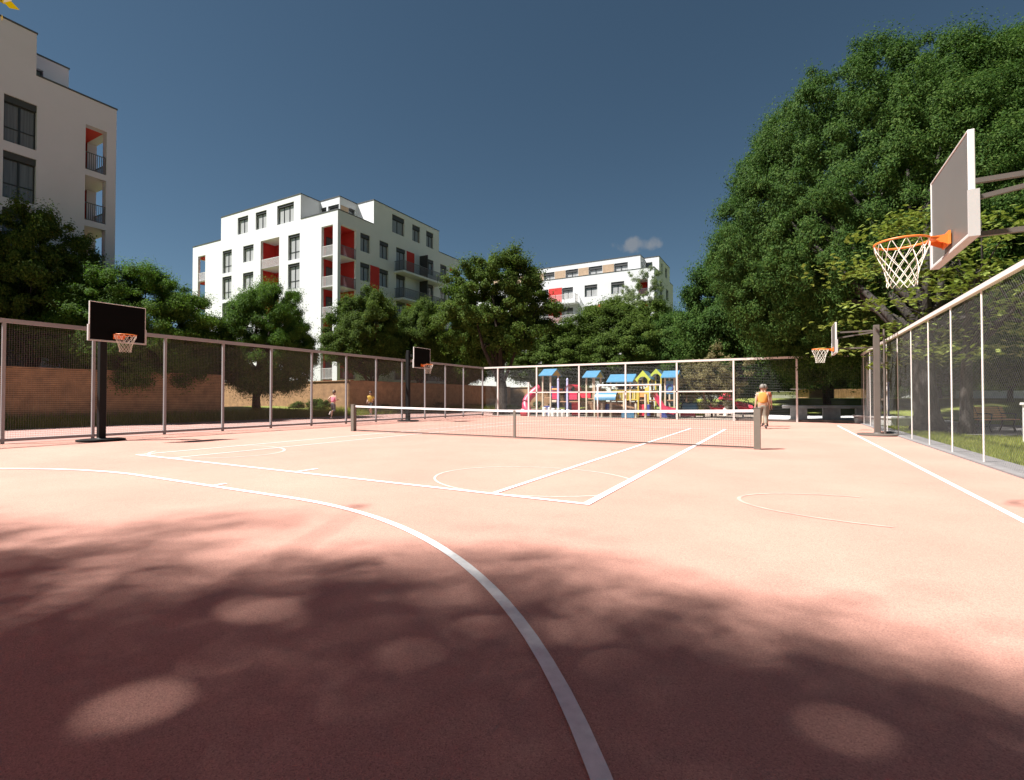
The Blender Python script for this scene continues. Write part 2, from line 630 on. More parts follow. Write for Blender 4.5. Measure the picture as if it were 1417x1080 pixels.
# grass bank between track and slat walls
b = MB()
for (y0, y1) in ((-8, 52),):
    b.face([(-26.6, y0, -0.02), (-26.6, y1, -0.02), (-28.6, y1, 0.42), (-28.6, y0, 0.42)])
    b.face([(-28.6, y0, 0.42), (-28.6, y1, 0.42), (-36.5, y1, 0.6), (-36.5, y0, 0.6)])
struct(b, 'grass_bank', M['grass'], 'grass bank at the foot of the slatted walls', 'ground')

# grass blades on the strip behind the right fence
rng = np.random.default_rng(5)


def blades(name, n, xf, hmin, hmax, m, label):
    pos = xf(n)
    n = len(pos)
    ang = rng.uniform(0, 2 * PI, n)
    hh = rng.uniform(hmin, hmax, n)
    w = 0.006 + 0.006 * rng.random(n)
    lean = rng.normal(0, 0.35, (n, 2)) * hh[:, None]
    dx = np.stack([np.cos(ang) * w, np.sin(ang) * w], 1)
    v = np.zeros((n, 3, 3))
    v[:, 0, :2] = pos[:, :2] - dx
    v[:, 1, :2] = pos[:, :2] + dx
    v[:, 2, :2] = pos[:, :2] + lean
    v[:, :2, 2] = pos[:, 2:3]
    v[:, 2, 2] = pos[:, 2] + hh
    return raw_mesh(name, v.reshape(-1, 3), 3, m), label


def raw_mesh(name, v, k, m):
    """n polygons of k vertices each from a flat array"""
    n = len(v) // k
    me = bpy.data.meshes.new(name)
    me.vertices.add(n * k)
    me.vertices.foreach_set('co', v.astype(np.float32).ravel())
    me.loops.add(n * k)
    me.loops.foreach_set('vertex_index', np.arange(n * k, dtype=np.int32))
    me.polygons.add(n)
    me.polygons.foreach_set('loop_start', np.arange(0, n * k, k, dtype=np.int32))
    me.materials.append(m)
    me.update()
    me.validate()
    return me


def strip_pos(n):
    x = rng.uniform(3.8, 10.5, n)
    y = rng.uniform(8.5, 27, n)
    keep = ~((y > 10.2) & (y < 12.75) & (x < 9)) & ~((y > 21.8) & (x > 5.2))
    x, y = x[keep], y[keep]
    z = np.array([ground_h(a, c) for a, c in zip(x, y)]) - 0.03
    return np.stack([x, y, z], 1)


me, lb = blades('grass', 60000, strip_pos, 0.05, 0.13, M['blade'], '')
o = bpy.data.objects.new('grass', me)
COL.objects.link(o)
tag(o, 'short sunlit grass along the right fence', 'grass', kind='stuff')


def bank_pos(n):
    x = rng.uniform(-28.3, -26.6, n)
    y = rng.uniform(-2, 50, n)
    z = (-26.6 - x) * 0.22 - 0.02
    return np.stack([x, y, z], 1)


me, lb = blades('bank_grass', 45000, bank_pos, 0.15, 0.5, M['blade'], '')
o = bpy.data.objects.new('bank_grass', me)
COL.objects.link(o)
tag(o, 'long grass growing at the foot of the slatted walls', 'grass', kind='stuff')

# ------------------------------------------------------------------ SLATTED WALLS
def slat_wall(faces, label, group='tan slatted walls'):
    """faces: list of (p, q) base edges; boards run along each face, one thing"""
    p0 = Vector(faces[0][0])
    t = thing('slatted_wall', p0, label, 'wall', group)
    bk, sl = MB(), MB()
    for (p, q) in faces:
        p, q = Vector(p), Vector(q)
        d = (q - p).normalized()
        n = Vector((d.y, -d.x, 0))           # outward
        bk.beam(p - n * 0.12 + Vector((0, 0, 1.2)), q - n * 0.12 + Vector((0, 0, 1.2)), 0.16, 2.4)
        k = 0
        z = 0.06
        while z < 2.36:
            jit = random.uniform(-0.004, 0.004)
            sl.beam(p + n * jit + Vector((0, 0, z)), q + n * jit + Vector((0, 0, z)), 0.04, 0.074)
            z += 0.088
            k += 1
        sl.beam(p - n * 0.06 + Vector((0, 0, 2.43)), q - n * 0.06 + Vector((0, 0, 2.43)), 0.3, 0.05)
    bk.build('backing', M['slat_back'], t)
    sl.build('slats', M['slat'], t)
    return t


ZB = 0.1
slat_wall([((-28, 16.6, ZB), (-28, -7, ZB))][0:1] and [((-28, -7, ZB), (-28, 16.6, ZB)), ((-28, 16.62, ZB), (-45, 16.62, ZB))],
          'long shaded tan slatted wall behind the nearest left hoop')
slat_wall([((-45, 25.9, ZB), (-28.04, 25.9, ZB)), ((-28, 25.92, ZB), (-28, 50.3, ZB))],
          'tan slatted wall with a sunlit end face, behind the yellow runner')
slat_wall([((-40, 53.2, ZB), (-21.6, 53.2, ZB)), ((-21.56, 53.22, ZB), (-21.56, 66, ZB))],
          'sunlit yellow slatted wall left of the playground slide')

# ------------------------------------------------------------------ FENCES
FH = 3.36
lf = thing('mesh_fence', (FX0, 12, 0), 'tall beige mesh fence on the left along the running track', 'fence', 'court fences')
lposts = [5.03 + 2.0 * k for k in range(-6, 12)] + [29.4]
for y in lposts:
    b = MB()
    b.box(FX0 - 0.036, FX0 + 0.036, y - 0.036, y + 0.036, 0.0, FH - 0.05)
    b.build('post', M['fence_left'], lf)
b = MB()
b.box(FX0 - 0.06, FX0 + 0.06, -7.2, FY1, FH - 0.05, FH + 0.06)
b.build('top_rail', M['fence_left'], lf)
b = MB()
b.box(FX0 - 0.04, FX0 + 0.04, -7.2, FY1, 0.06, 0.14)
b.build('bottom_rail', M['fence_left'], lf)


def grid_mesh(p, q, z0, z1, st, w, b):
    p, q = Vector(p), Vector(q)
    L = (q - p).length
    d = (q - p) / L
    n = int(L / st)
    for k in range(n + 1):
        a = p + d * (k * L / n)
        b.tube([(a.x, a.y, z0), (a.x, a.y, z1)], w, 3, cap=False)
    m = int((z1 - z0) / st)
    for k in range(m + 1):
        z = z0 + k * (z1 - z0) / m
        b.tube([(p.x, p.y, z), (q.x, q.y, z)], w, 3, cap=False)


def chain_mesh(p, q, z0, z1, st, w, b):
    p, q = Vector(p), Vector(q)
    L = (q - p).length
    d = (q - p) / L
    hh = z1 - z0
    k = -hh
    while k < L:
        for sgn in (1, -1):
            # line a(t) = k + t, z = t (or mirrored)
            t0, t1 = max(0, -k), min(hh, L - k)
            if t1 - t0 > 0.02:
                za, zb = (z0 + t0, z0 + t1) if sgn > 0 else (z1 - t0, z1 - t1)
                a, c = p + d * (k + t0), p + d * (k + t1)
                b.tube([(a.x, a.y, za), (c.x, c.y, zb)], w, 3, cap=False)
        k += st


b = MB()
grid_mesh((FX0, -7.2), (FX0, FY1), 0.14, FH - 0.05, 0.052, 0.0020, b)
b.build('wire_mesh', M['wire_dark'], lf)

rf = thing('chain_link_fence', (FX1, 12, 0), 'tall chain link fence with pale top rail on the right', 'fence', 'court fences')
rposts = [12.6 + 2.0 * k for k in range(-6, 9)]
for y in rposts:
    b = MB()
    b.tube([(FX1, y, 0), (FX1, y, FH - 0.04)], 0.016, 8)
    b.build('post', M['fence_pale'], rf)
b = MB()
b.box(FX1 - 0.05, FX1 + 0.05, 0.4, FY1, FH - 0.04, FH + 0.05)
b.build('top_rail', M['fence_pale'], rf)
b = MB()
chain_mesh((FX1, 0.4), (FX1, FY1), 0.05, FH - 0.04, 0.085, 0.0013, b)
b.build('wire_mesh', M['wire_grey'], rf)

bf = thing('mesh_fence', (-7, FY1, 0), 'white framed mesh fence between the court and the playground', 'fence', 'court fences')
for k in range(-6, 2):
    x = 0.6 + 3 * k
    b = MB()
    b.box(x - 0.045, x + 0.045, FY1 - 0.045, FY1 + 0.045, 0, FH - 0.05)
    b.build('post', M['fence_pale'], bf)
b = MB()
b.box(FX0 + 0.1, FX1 - 0.1, FY1 - 0.05, FY1 + 0.05, FH - 0.05, FH + 0.06)
b.build('top_rail', M['fence_pale'], bf)
for z in (1.62, 0.42):
    b = MB()
    b.box(-14.95, -2.46, FY1 - 0.045, FY1 + 0.045, z - 0.035, z + 0.035)
    b.build('middle_rail' if z > 1 else 'lower_rail', M['fence_pale'], bf)
b = MB()
b.box(-15.05, -14.95, FY1 - 0.05, FY1 + 0.05, 0, 2.3)
b.build('short_post', M['fence_pale'], bf)
b = MB()
grid_mesh((FX0 + 0.1, FY1 + 0.01), (FX1 - 0.1, FY1 + 0.01), 0.1, FH - 0.05, 0.085, 0.0016, b)
b.build('wire_mesh', M['wire_grey'], bf)
# low dark edging at the foot of the back fence
b = MB()
b.box(-2.3, FX1 - 0.14, FY1 + 0.12, FY1 + 0.22, -0.02, 0.12)
struct(b, 'edging', M['pole_brown'], 'dark edging board at the foot of the back fence', 'edging')

# ------------------------------------------------------------------ TENNIS NET
NX0, NX1, NY = -14.2, -0.57, 13.37
tn = thing('tennis_net', (-7.4, NY, 0), 'white topped tennis net stretched across the court', 'tennis net')
for x in (NX0, NX1):
    b = MB()
    b.box(x - 0.075, x + 0.075, NY - 0.075, NY + 0.075, 0, 1.0)
    b.box(x - 0.082, x + 0.082, NY - 0.082, NY + 0.082, 1.0, 1.012)
    b.build('post', M['netpost'], tn, bevel=0.008)


def net_top(x):
    t = (x - (NX0 + NX1) / 2) / ((NX1 - NX0) / 2)
    return 0.87 + 0.09 * abs(t) ** 1.4


b = MB()
k = NX0 + 0.12
while k < NX1 - 0.1:
    b.tube([(k, NY, 0.06), (k, NY, net_top(k) - 0.03)], 0.0025, 3, cap=False)
    k += 0.055
for i in range(0, 17):
    pts = []
    for j in range(0, 25):
        x = NX0 + 0.09 + (NX1 - NX0 - 0.18) * j / 24
        pts.append((x, NY, 0.06 + (net_top(x) - 0.09) * i / 16))
    b.tube(pts, 0.0025, 3, cap=False)
b.build('net_mesh', M['net_cord'], tn)
b = MB()
for j in range(0, 28):
    xa = NX0 + 0.08 + (NX1 - NX0 - 0.16) * j / 28
    xb = NX0 + 0.08 + (NX1 - NX0 - 0.16) * (j + 1) / 28
    za, zb = net_top(xa), net_top(xb)
    for y in (NY - 0.012, NY + 0.012):
        b.face([(xa, y, za - 0.055), (xb, y, zb - 0.055), (xb, y, zb + 0.008), (xa, y, za + 0.008)])
    b.face([(xa, NY - 0.012, za + 0.008), (xb, NY - 0.012, zb + 0.008), (xb, NY + 0.012, zb + 0.008), (xa, NY + 0.012, za + 0.008)])
b.build('top_band', M['tape'], tn)
b = MB()
b.box(-7.33, -7.25, NY - 0.02, NY + 0.02, 0.02, 0.87)
b.build('centre_strap', M['netpost'], tn)
b = MB()
b.box(NX0 + 0.08, NX1 - 0.08, NY - 0.012, NY + 0.012, 0.03, 0.06)
b.build('bottom_band', M['net_cord'], tn)

# ------------------------------------------------------------------ BASKETBALL HOOPS (local: board faces +x, origin at pole)
def make_hoop(label, polem, z0, z1, off, face='board_face'):
    t = thing('basketball_hoop', (0, 0, 0), label, 'basketball hoop', 'basketball hoops')
    b = MB()
    b.lathe([(0.0, 0.0), (0.56, 0.0), (0.57, 0.01), (0.57, 0.045), (0.54, 0.055), (0.14, 0.065), (0.1, 0.1), (0.0, 0.1)], n=40)
    b.build('base_plate', polem, t, smooth=False)
    b = MB()
    b.box(-0.085, 0.085, -0.085, 0.085, 0.06, z1 - 0.1)
    b.build('pole', polem, t, bevel=0.012)
    b = MB()
    b.tube([(-0.2, 0.05, 0.06), (-0.2, 0.05, z1 - 0.25)], 0.03, 10)
    for z in (1.2, 2.4, z1 - 0.45):
        b.box(-0.22, -0.08, 0.035, 0.065, z - 0.03, z + 0.03)
    b.build('support_tube', polem, t)
    za, zb = z0 + 0.16, z0 + 0.72
    for z in (za, zb):
        b = MB()
        b.beam((0.05, 0, z), (off - 0.03, 0, z), 0.05, 0.05)
        b.build('arm', polem, t)
    b = MB()
    b.beam((0.08, 0.0, zb - 0.05), (off - 0.06, 0.0, zb - 0.2), 0.045, 0.045)
    b.box(off - 0.06, off - 0.031, -0.3, 0.3, za - 0.04, za + 0.04)
    b.box(off - 0.06, off - 0.031, -0.3, 0.3, zb - 0.04, zb + 0.04)
    b.build('brace', polem, t)
    hw = 0.675
    b = MB()
    b.box(off - 0.03, off, -hw + 0.016, hw - 0.016, z0 + 0.016, z1 - 0.016)
    bd = b.build('backboard', M[face], t)
    b = MB()
    b.box(off - 0.045, off + 0.008, -hw, -hw + 0.018, z0, z1)
    b.box(off - 0.045, off + 0.008, hw - 0.018, hw, z0, z1)
    b.box(off - 0.045, off + 0.008, -hw + 0.018, hw - 0.018, z1 - 0.018, z1)
    b.box(off - 0.045, off + 0.008, -hw + 0.018, hw - 0.018, z0, z0 + 0.018)
    b.build('frame', M['board_frame'], bd, bevel=0.006)
    b = MB()
    for s in (-1, 1):
        ya, yb = sorted((s * hw, s * (hw + 0.022)))
        b.box(off - 0.068, off + 0.016, ya, yb, z0 - 0.022, z0 + 0.42)
    b.box(off - 0.068, off + 0.016, -hw, hw, z0 - 0.022, z0 - 0.002)
    b.build('edge_padding', M['board_pad'], bd)
    zr = z0 + 0.17
    rc = (off + 0.40, 0.0, zr)
    rr = 0.245
    b = MB()
    b.tube([(rc[0] + rr * math.cos(a), rr * math.sin(a), zr) for a in [2 * PI * k / 40 for k in range(40)]], 0.011, 8, closed=True)
    rim = b.build('rim', M['rim'], t, smooth=True)
    b = MB()
    b.box(off + 0.012, off + 0.03, -0.13, 0.13, zr - 0.1, zr + 0.04)
    for s in (-1, 1):
        b.beam((off + 0.03, s * 0.07, zr - 0.005), (off + 0.18, s * 0.12, zr - 0.005), 0.03, 0.012)
        b.face([(off + 0.03, s * 0.1, zr - 0.095), (off + 0.03, s * 0.1, zr + 0.01), (off + 0.2, s * 0.12, zr)])
    b.box(off + 0.03, off + 0.16, -0.07, 0.07, zr - 0.012, zr + 0.008)
    b.build('bracket', M['rim'], rim)
    # net: hanging loops then a diamond lattice
    b = MB()
    n = 12
    prof = [(0.245, 0.0), (0.215, -0.13), (0.18, -0.22), (0.155, -0.30), (0.14, -0.37), (0.133, -0.43), (0.135, -0.48)]

    def npnt(i, lev, half):
        r, z = prof[lev]
        a = 2 * PI * (i + half) / n
        return Vector((rc[0] + r * math.cos(a), r * math.sin(a), zr + z))
    for i in range(n):
        for lev in range(len(prof) - 1):
            h0 = 0.5 * (lev % 2)
            a = npnt(i, lev, h0)
            for s in (-0.5, 0.5):
                c = npnt(i, lev + 1, h0 + s)
                mid = (a + c) / 2
                out = Vector((mid.x - rc[0], mid.y, 0)).normalized() * (0.012 if lev == 0 else 0.003)
                b.tube([a, mid + out, c], 0.0038 if lev == 0 else 0.003, 5, cap=False)
    b.build('net', M['cord'], t, smooth=True)
    return t


hL = make_hoop('shade darkened backboard hoop nearest on the left by the beige fence', M['pole_shaded'], 2.84, 3.90, 0.95, 'board_shaded')
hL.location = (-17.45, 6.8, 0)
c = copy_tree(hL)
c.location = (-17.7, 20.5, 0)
c['label'] = 'distant shade darkened backboard hoop behind the left end of the tennis net'
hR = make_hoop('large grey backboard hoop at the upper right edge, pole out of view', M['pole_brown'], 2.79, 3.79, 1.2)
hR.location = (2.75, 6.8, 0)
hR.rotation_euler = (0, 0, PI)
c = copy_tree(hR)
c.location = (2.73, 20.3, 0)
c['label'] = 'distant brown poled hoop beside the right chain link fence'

# ------------------------------------------------------------------ BUILDINGS
def PY(Y):      # facade facing -y
    return lambda a, z, d: (a, Y + d, z)


def PX(X):      # facade facing +x
    return lambda a, z, d: (X - d, a, z)


def PN(Y):      # facade facing +y
    return lambda a, z, d: (a, Y - d, z)


def PWs(X):     # facade facing -x
    return lambda a, z, d: (X + d, a, z)


def panel(mb, P, a0, a1, z0, z1, rects, depth=0.28):
    """wall face with rectangular openings and their reveals"""
    xa = sorted(set([a0, a1] + [r[0] for r in rects] + [r[1] for r in rects]))
    za = sorted(set([z0, z1] + [r[2] for r in rects] + [r[3] for r in rects]))
    xa = [x for x in xa if a0 - 1e-6 <= x <= a1 + 1e-6]
    za = [z for z in za if z0 - 1e-6 <= z <= z1 + 1e-6]
    for i in range(len(xa) - 1):
        # merge vertical runs
        run = None
        for j in range(len(za) - 1):
            cx, cz = (xa[i] + xa[i + 1]) / 2, (za[j] + za[j + 1]) / 2
            hole = any(r[0] < cx < r[1] and r[2] < cz < r[3] for r in rects)
            if not hole:
                if run is None:
                    run = za[j]
                end = za[j + 1]
            if (hole or j == len(za) - 2) and run is not None:
                mb.face([P(xa[i], run, 0), P(xa[i + 1], run, 0), P(xa[i + 1], end, 0), P(xa[i], end, 0)])
                run = None
    for r in rects:
        d = r[4] if len(r) > 4 else depth
        mb.face([P(r[0], r[2], 0), P(r[0], r[3], 0), P(r[0], r[3], d), P(r[0], r[2], d)])
        mb.face([P(r[1], r[2], 0), P(r[1], r[3], 0), P(r[1], r[3], d), P(r[1], r[2], d)])
        mb.face([P(r[0], r[3], 0), P(r[1], r[3], 0), P(r[1], r[3], d), P(r[0], r[3], d)])
        mb.face([P(r[0], r[2], 0), P(r[1], r[2], 0), P(r[1], r[2], d), P(r[0], r[2], d)])


def pbox(mb, P, a0, a1, z0, z1, d0, d1, mi=0):
    c = [P(a, z, d) for d in (d0, d1) for a, z in ((a0, z0), (a1, z0), (a1, z1), (a0, z1))]
    b = len(mb.v)
    mb.v.extend(c)
    for q in ((0, 1, 2, 3), (7, 6, 5, 4), (0, 4, 5, 1), (1, 5, 6, 2), (2, 6, 7, 3), (3, 7, 4, 0)):
        mb.f.append(tuple(b + i for i in q))
        mb.mi.append(mi)


def window(P, a0, a1, z0, z1, root, shut=0.26, nm=1, rail=None, pane='pane_curtain', d=0.2):
    b = MB()
    e, f = 0.004, 0.06
    a0, a1, z0, z1 = a0 + e, a1 - e, z0 + e, z1 - e
    zt = z1 - shut
    pbox(b, P, a0, a0 + f, z0, zt, d, d + 0.07)
    pbox(b, P, a1 - f, a1, z0, zt, d, d + 0.07)
    pbox(b, P, a0 + f, a1 - f, z0, z0 + f, d, d + 0.07)
    pbox(b, P, a0 + f, a1 - f, zt - f, zt, d, d + 0.07)
    for k in range(nm):
        m = a0 + (a1 - a0) * (k + 1) / (nm + 1)
        pbox(b, P, m - 0.045, m + 0.045, z0 + f, zt - f, d - 0.006, d + 0.064)
    if rail:
        zr = z0 + (zt - z0) * rail
        pbox(b, P, a0 + f, a1 - f, zr - 0.03, zr + 0.03, d + 0.003, d + 0.06)
    w = b.build('window', M['frame'], root)
    b = MB()
    pbox(b, P, a0 + f, a1 - f, z0 + f, zt - f, d + 0.035, d + 0.05)
    b.build('pane', M[pane], w)
    if shut > 0:
        b = MB()
        pbox(b, P, a0, a1, zt, z1, d - 0.12, d + 0.07)
        b.build('shutter_box', M['shutter'], w)
    return w


def railing(P, a0, a1, z0, z1, d, root, m='rail', lattice=False, sides=None):
    b = MB()
    pbox(b, P, a0, a1, z1 - 0.045, z1, d, d + 0.045)
    pbox(b, P, a0, a1, z0 + 0.05, z0 + 0.085, d, d + 0.04)
    if lattice:
        st = 0.2
        hh = z1 - z0 - 0.1
        k = a0 - hh
        while k < a1:
            for s in (1, -1):
                t0, t1 = max(0, a0 - k), min(hh, a1 - k)
                if t1 - t0 > 0.04:
                    za, zb = (z0 + 0.06 + t0, z0 + 0.06 + t1) if s > 0 else (z1 - 0.04 - t0, z1 - 0.04 - t1)
                    b.beam(P(k + t0, za, d + 0.02), P(k + t1, zb, d + 0.02), 0.026, 0.03)
            k += st
    else:
        n = max(2, int((a1 - a0) / 0.105))
        for k in range(n + 1):
            a = a0 + 0.02 + (a1 - a0 - 0.04) * k / n
            pbox(b, P, a - 0.015, a + 0.015, z0 + 0.07, z1 - 0.04, d + 0.008, d + 0.03)
    if sides:
        for a in (a0, a1 - 0.04):
            for zz, hh in ((z1 - 0.045, 0.045), (z0 + 0.05, 0.035)):
                pbox(b, P, a, a + 0.04, zz, zz + hh, d + 0.045, d + sides)
            n = int(sides / 0.11)
            for k in range(1, n):
                pbox(b, P, a + 0.008, a + 0.03, z0 + 0.07, z1 - 0.04, d + k * 0.11, d + k * 0.11 + 0.044)
    return b.build('railing', M[m], root)


def coping(edges, z, root, h=0.09):
    """dark metal strip along roof edges; edges are (x0,x1,y0,y1) footprints"""
    for (x0, x1, y0, y1) in edges:
        b = MB()
        b.box(x0, x1, y0, y1, z, z + h)
        b.build('coping', M['coping'], root)


def ceiling_box(mb, x0, x1, y0, y1, z):
    mb.face([(x0, y0, z), (x1, y0, z), (x1, y1, z), (x0, y1, z)])


# ---- building in the middle -------------------------------------------------
X2, Y2 = -39.35, 34.82
B2 = thing('apartment_building', (X2, Y2, 0), 'white apartment block with red loggias on its sunlit corner', 'building', 'white apartment blocks')
PIT2, PAR2, TOP2 = 3.15, 20.34, 23.05
rows = [15.8 - PIT2 * k for k in range(0, 6)]      # loggia floor heights
Pf, Pr = PY(Y2), PX(X2)
front, right = [], []
for k, z in enumerate(rows):
    z0 = max(z, 0.35)
    front.append((-64.27, -62.66, z0, z + 3.2, 0.3))           # west corner loggia
    front.append((-59.05, -57.2, max(z + 0.4, 0.5), z + 3.12))
    front.append((-55.0, -53.05, z + 1.2, z + 3.1))
    front.append((-51.75, -48.5, z0, z + 3.2, 0.3))            # red loggia
    front.append((-47.0, -45.1, max(z + 0.35, 0.5), z + 3.08))
    front.append((-41.75, -40.05, z0, z + 3.13, 0.3))          # corner loggia
    right.append((35.2, 37.3, z0, z + 3.13, 0.3))
    right.append((37.86, 39.26, z + 1.15, z + 3.1))
    right.append((40.7, 42.12, z + 1.12, z + 3.07))
    right.append((43.4, 45.0, max(z + 0.2, 0.4), z + 3.05))
    right.append((48.95, 50.36, z + 1.15, z + 3.1))
    right.append((51.78, 53.2, z + 1.15, z + 3.08))
    right.append((53.85, 55.75, z0, z + 3.15, 0.3))
w = MB()
panel(w, Pf, -65.44, X2, 0, PAR2, front)
panel(w, Pr, Y2, 56.2, 0, PAR2, right)
panel(w, PN(56.2), -65.44, X2, 0, PAR2, [(X2 - 2.2, X2 - 0.5, r_, r_ + 3.15, 0.3) for r_ in rows if r_ > 0.3])
wl = []
for z in rows:
    if z > 0.3:
        wl.append((Y2 + 0.5, Y2 + 2.4, z, z + 3.15, 0.3))
panel(w, PWs(-65.44), Y2, 56.2, 0, PAR2, wl)
w.face([(-65.44, Y2 + 0.3, PAR2 - 0.35), (X2 - 0.3, Y2 + 0.3, PAR2 - 0.35), (X2 - 0.3, 55.9, PAR2 - 0.35), (-65.44, 55.9, PAR2 - 0.35)])
pf = [(-56.1, -54.1, 20.42, 22.42), (-52.7, -50.75, 20.42, 22.42), (-48.9, -46.1, 20.35, 22.47)]
pr = [(42.7, 44.8, 20.4, 22.5), (46.22, 47.67, 20.4, 22.4), (48.87, 50.32, 20.4, 22.4)]
w.build('wall', M['render_white'], B2)
w = MB()
panel(w, Pf, -59.4, -45.0, PAR2, TOP2, pf)
panel(w, PX(-45.0), Y2, 37.3, PAR2, TOP2, [])
panel(w, PWs(-59.4), Y2, 51.5, PAR2, TOP2, [])
cf = [(-44.85, -43.95, 20.42, 22.3), (-43.7, -42.0, 20.42, 22.3)]
panel(w, PY(37.3), -45.0, -41.9, PAR2, TOP2, cf)
ce = [(38.6, 39.5, 20.5, 22.3)]
panel(w, PX(-41.9), 37.3, 39.8, PAR2, TOP2, ce)
panel(w, PY(39.8), -41.9, X2, PAR2, TOP2, [])
panel(w, Pr, 39.8, 51.5, PAR2, TOP2, pr)
panel(w, PN(51.5), -59.4, X2, PAR2, TOP2, [])
for (x0, x1, y0, y1) in ((-59.4, -45, Y2, 51.5), (-45, -41.9, 37.3, 51.5), (-41.9, X2, 39.8, 51.5)):
    w.face([(x0, y0, TOP2), (x1, y0, TOP2), (x1, y1, TOP2), (x0, y1, TOP2)])
pw = w.build('penthouse', M['render_white'], B2)
coping([(-65.48, -59.5, Y2 - 0.04, Y2 + 0.3), (-44.96, X2 - 0.3, Y2 - 0.04, Y2 + 0.3), (X2 - 0.3, X2 + 0.04, Y2 - 0.04, 39.76),
        (X2 - 0.3, X2 + 0.04, 51.55, 56.24), (-65.48, -65.1, Y2 + 0.3, 56.24), (-65.1, X2 - 0.3, 55.9, 56.24)], PAR2, B2)
coping([(-59.44, -44.96, Y2 - 0.04, Y2 + 0.25), (-45.2, -44.96, Y2 + 0.25, 37.26), (-45.2, -41.86, 37.26, 37.5), (-42.1, -41.86, 37.5, 39.76),
        (-42.1, X2 + 0.04, 39.76, 40.0), (X2 - 0.25, X2 + 0.04, 40.0, 51.54), (-59.44, X2 - 0.25, 51.3, 51.54), (-59.44, -59.2, Y2 + 0.25, 51.3)], TOP2, B2)
for i, r_ in enumerate(pf):
    window(Pf, *r_, B2, nm=2 if i == 2 else 1)
for r_ in pr:
    window(Pr, *r_, B2, shut=0.5, nm=1, pane='pane_mid')
for r_ in cf:
    window(PY(37.3), *r_, B2, nm=0, shut=0.2, pane='pane_dark')
window(PX(-41.9), *ce[0], B2, nm=0, shut=0.2, pane='pane_dark')
b = MB()
pbox(b, PX(-41.9), 37.45, 38.55, 20.5, 22.2, -0.02, 0.0)
b.build('wood_panel', M['wood_panel'], B2)
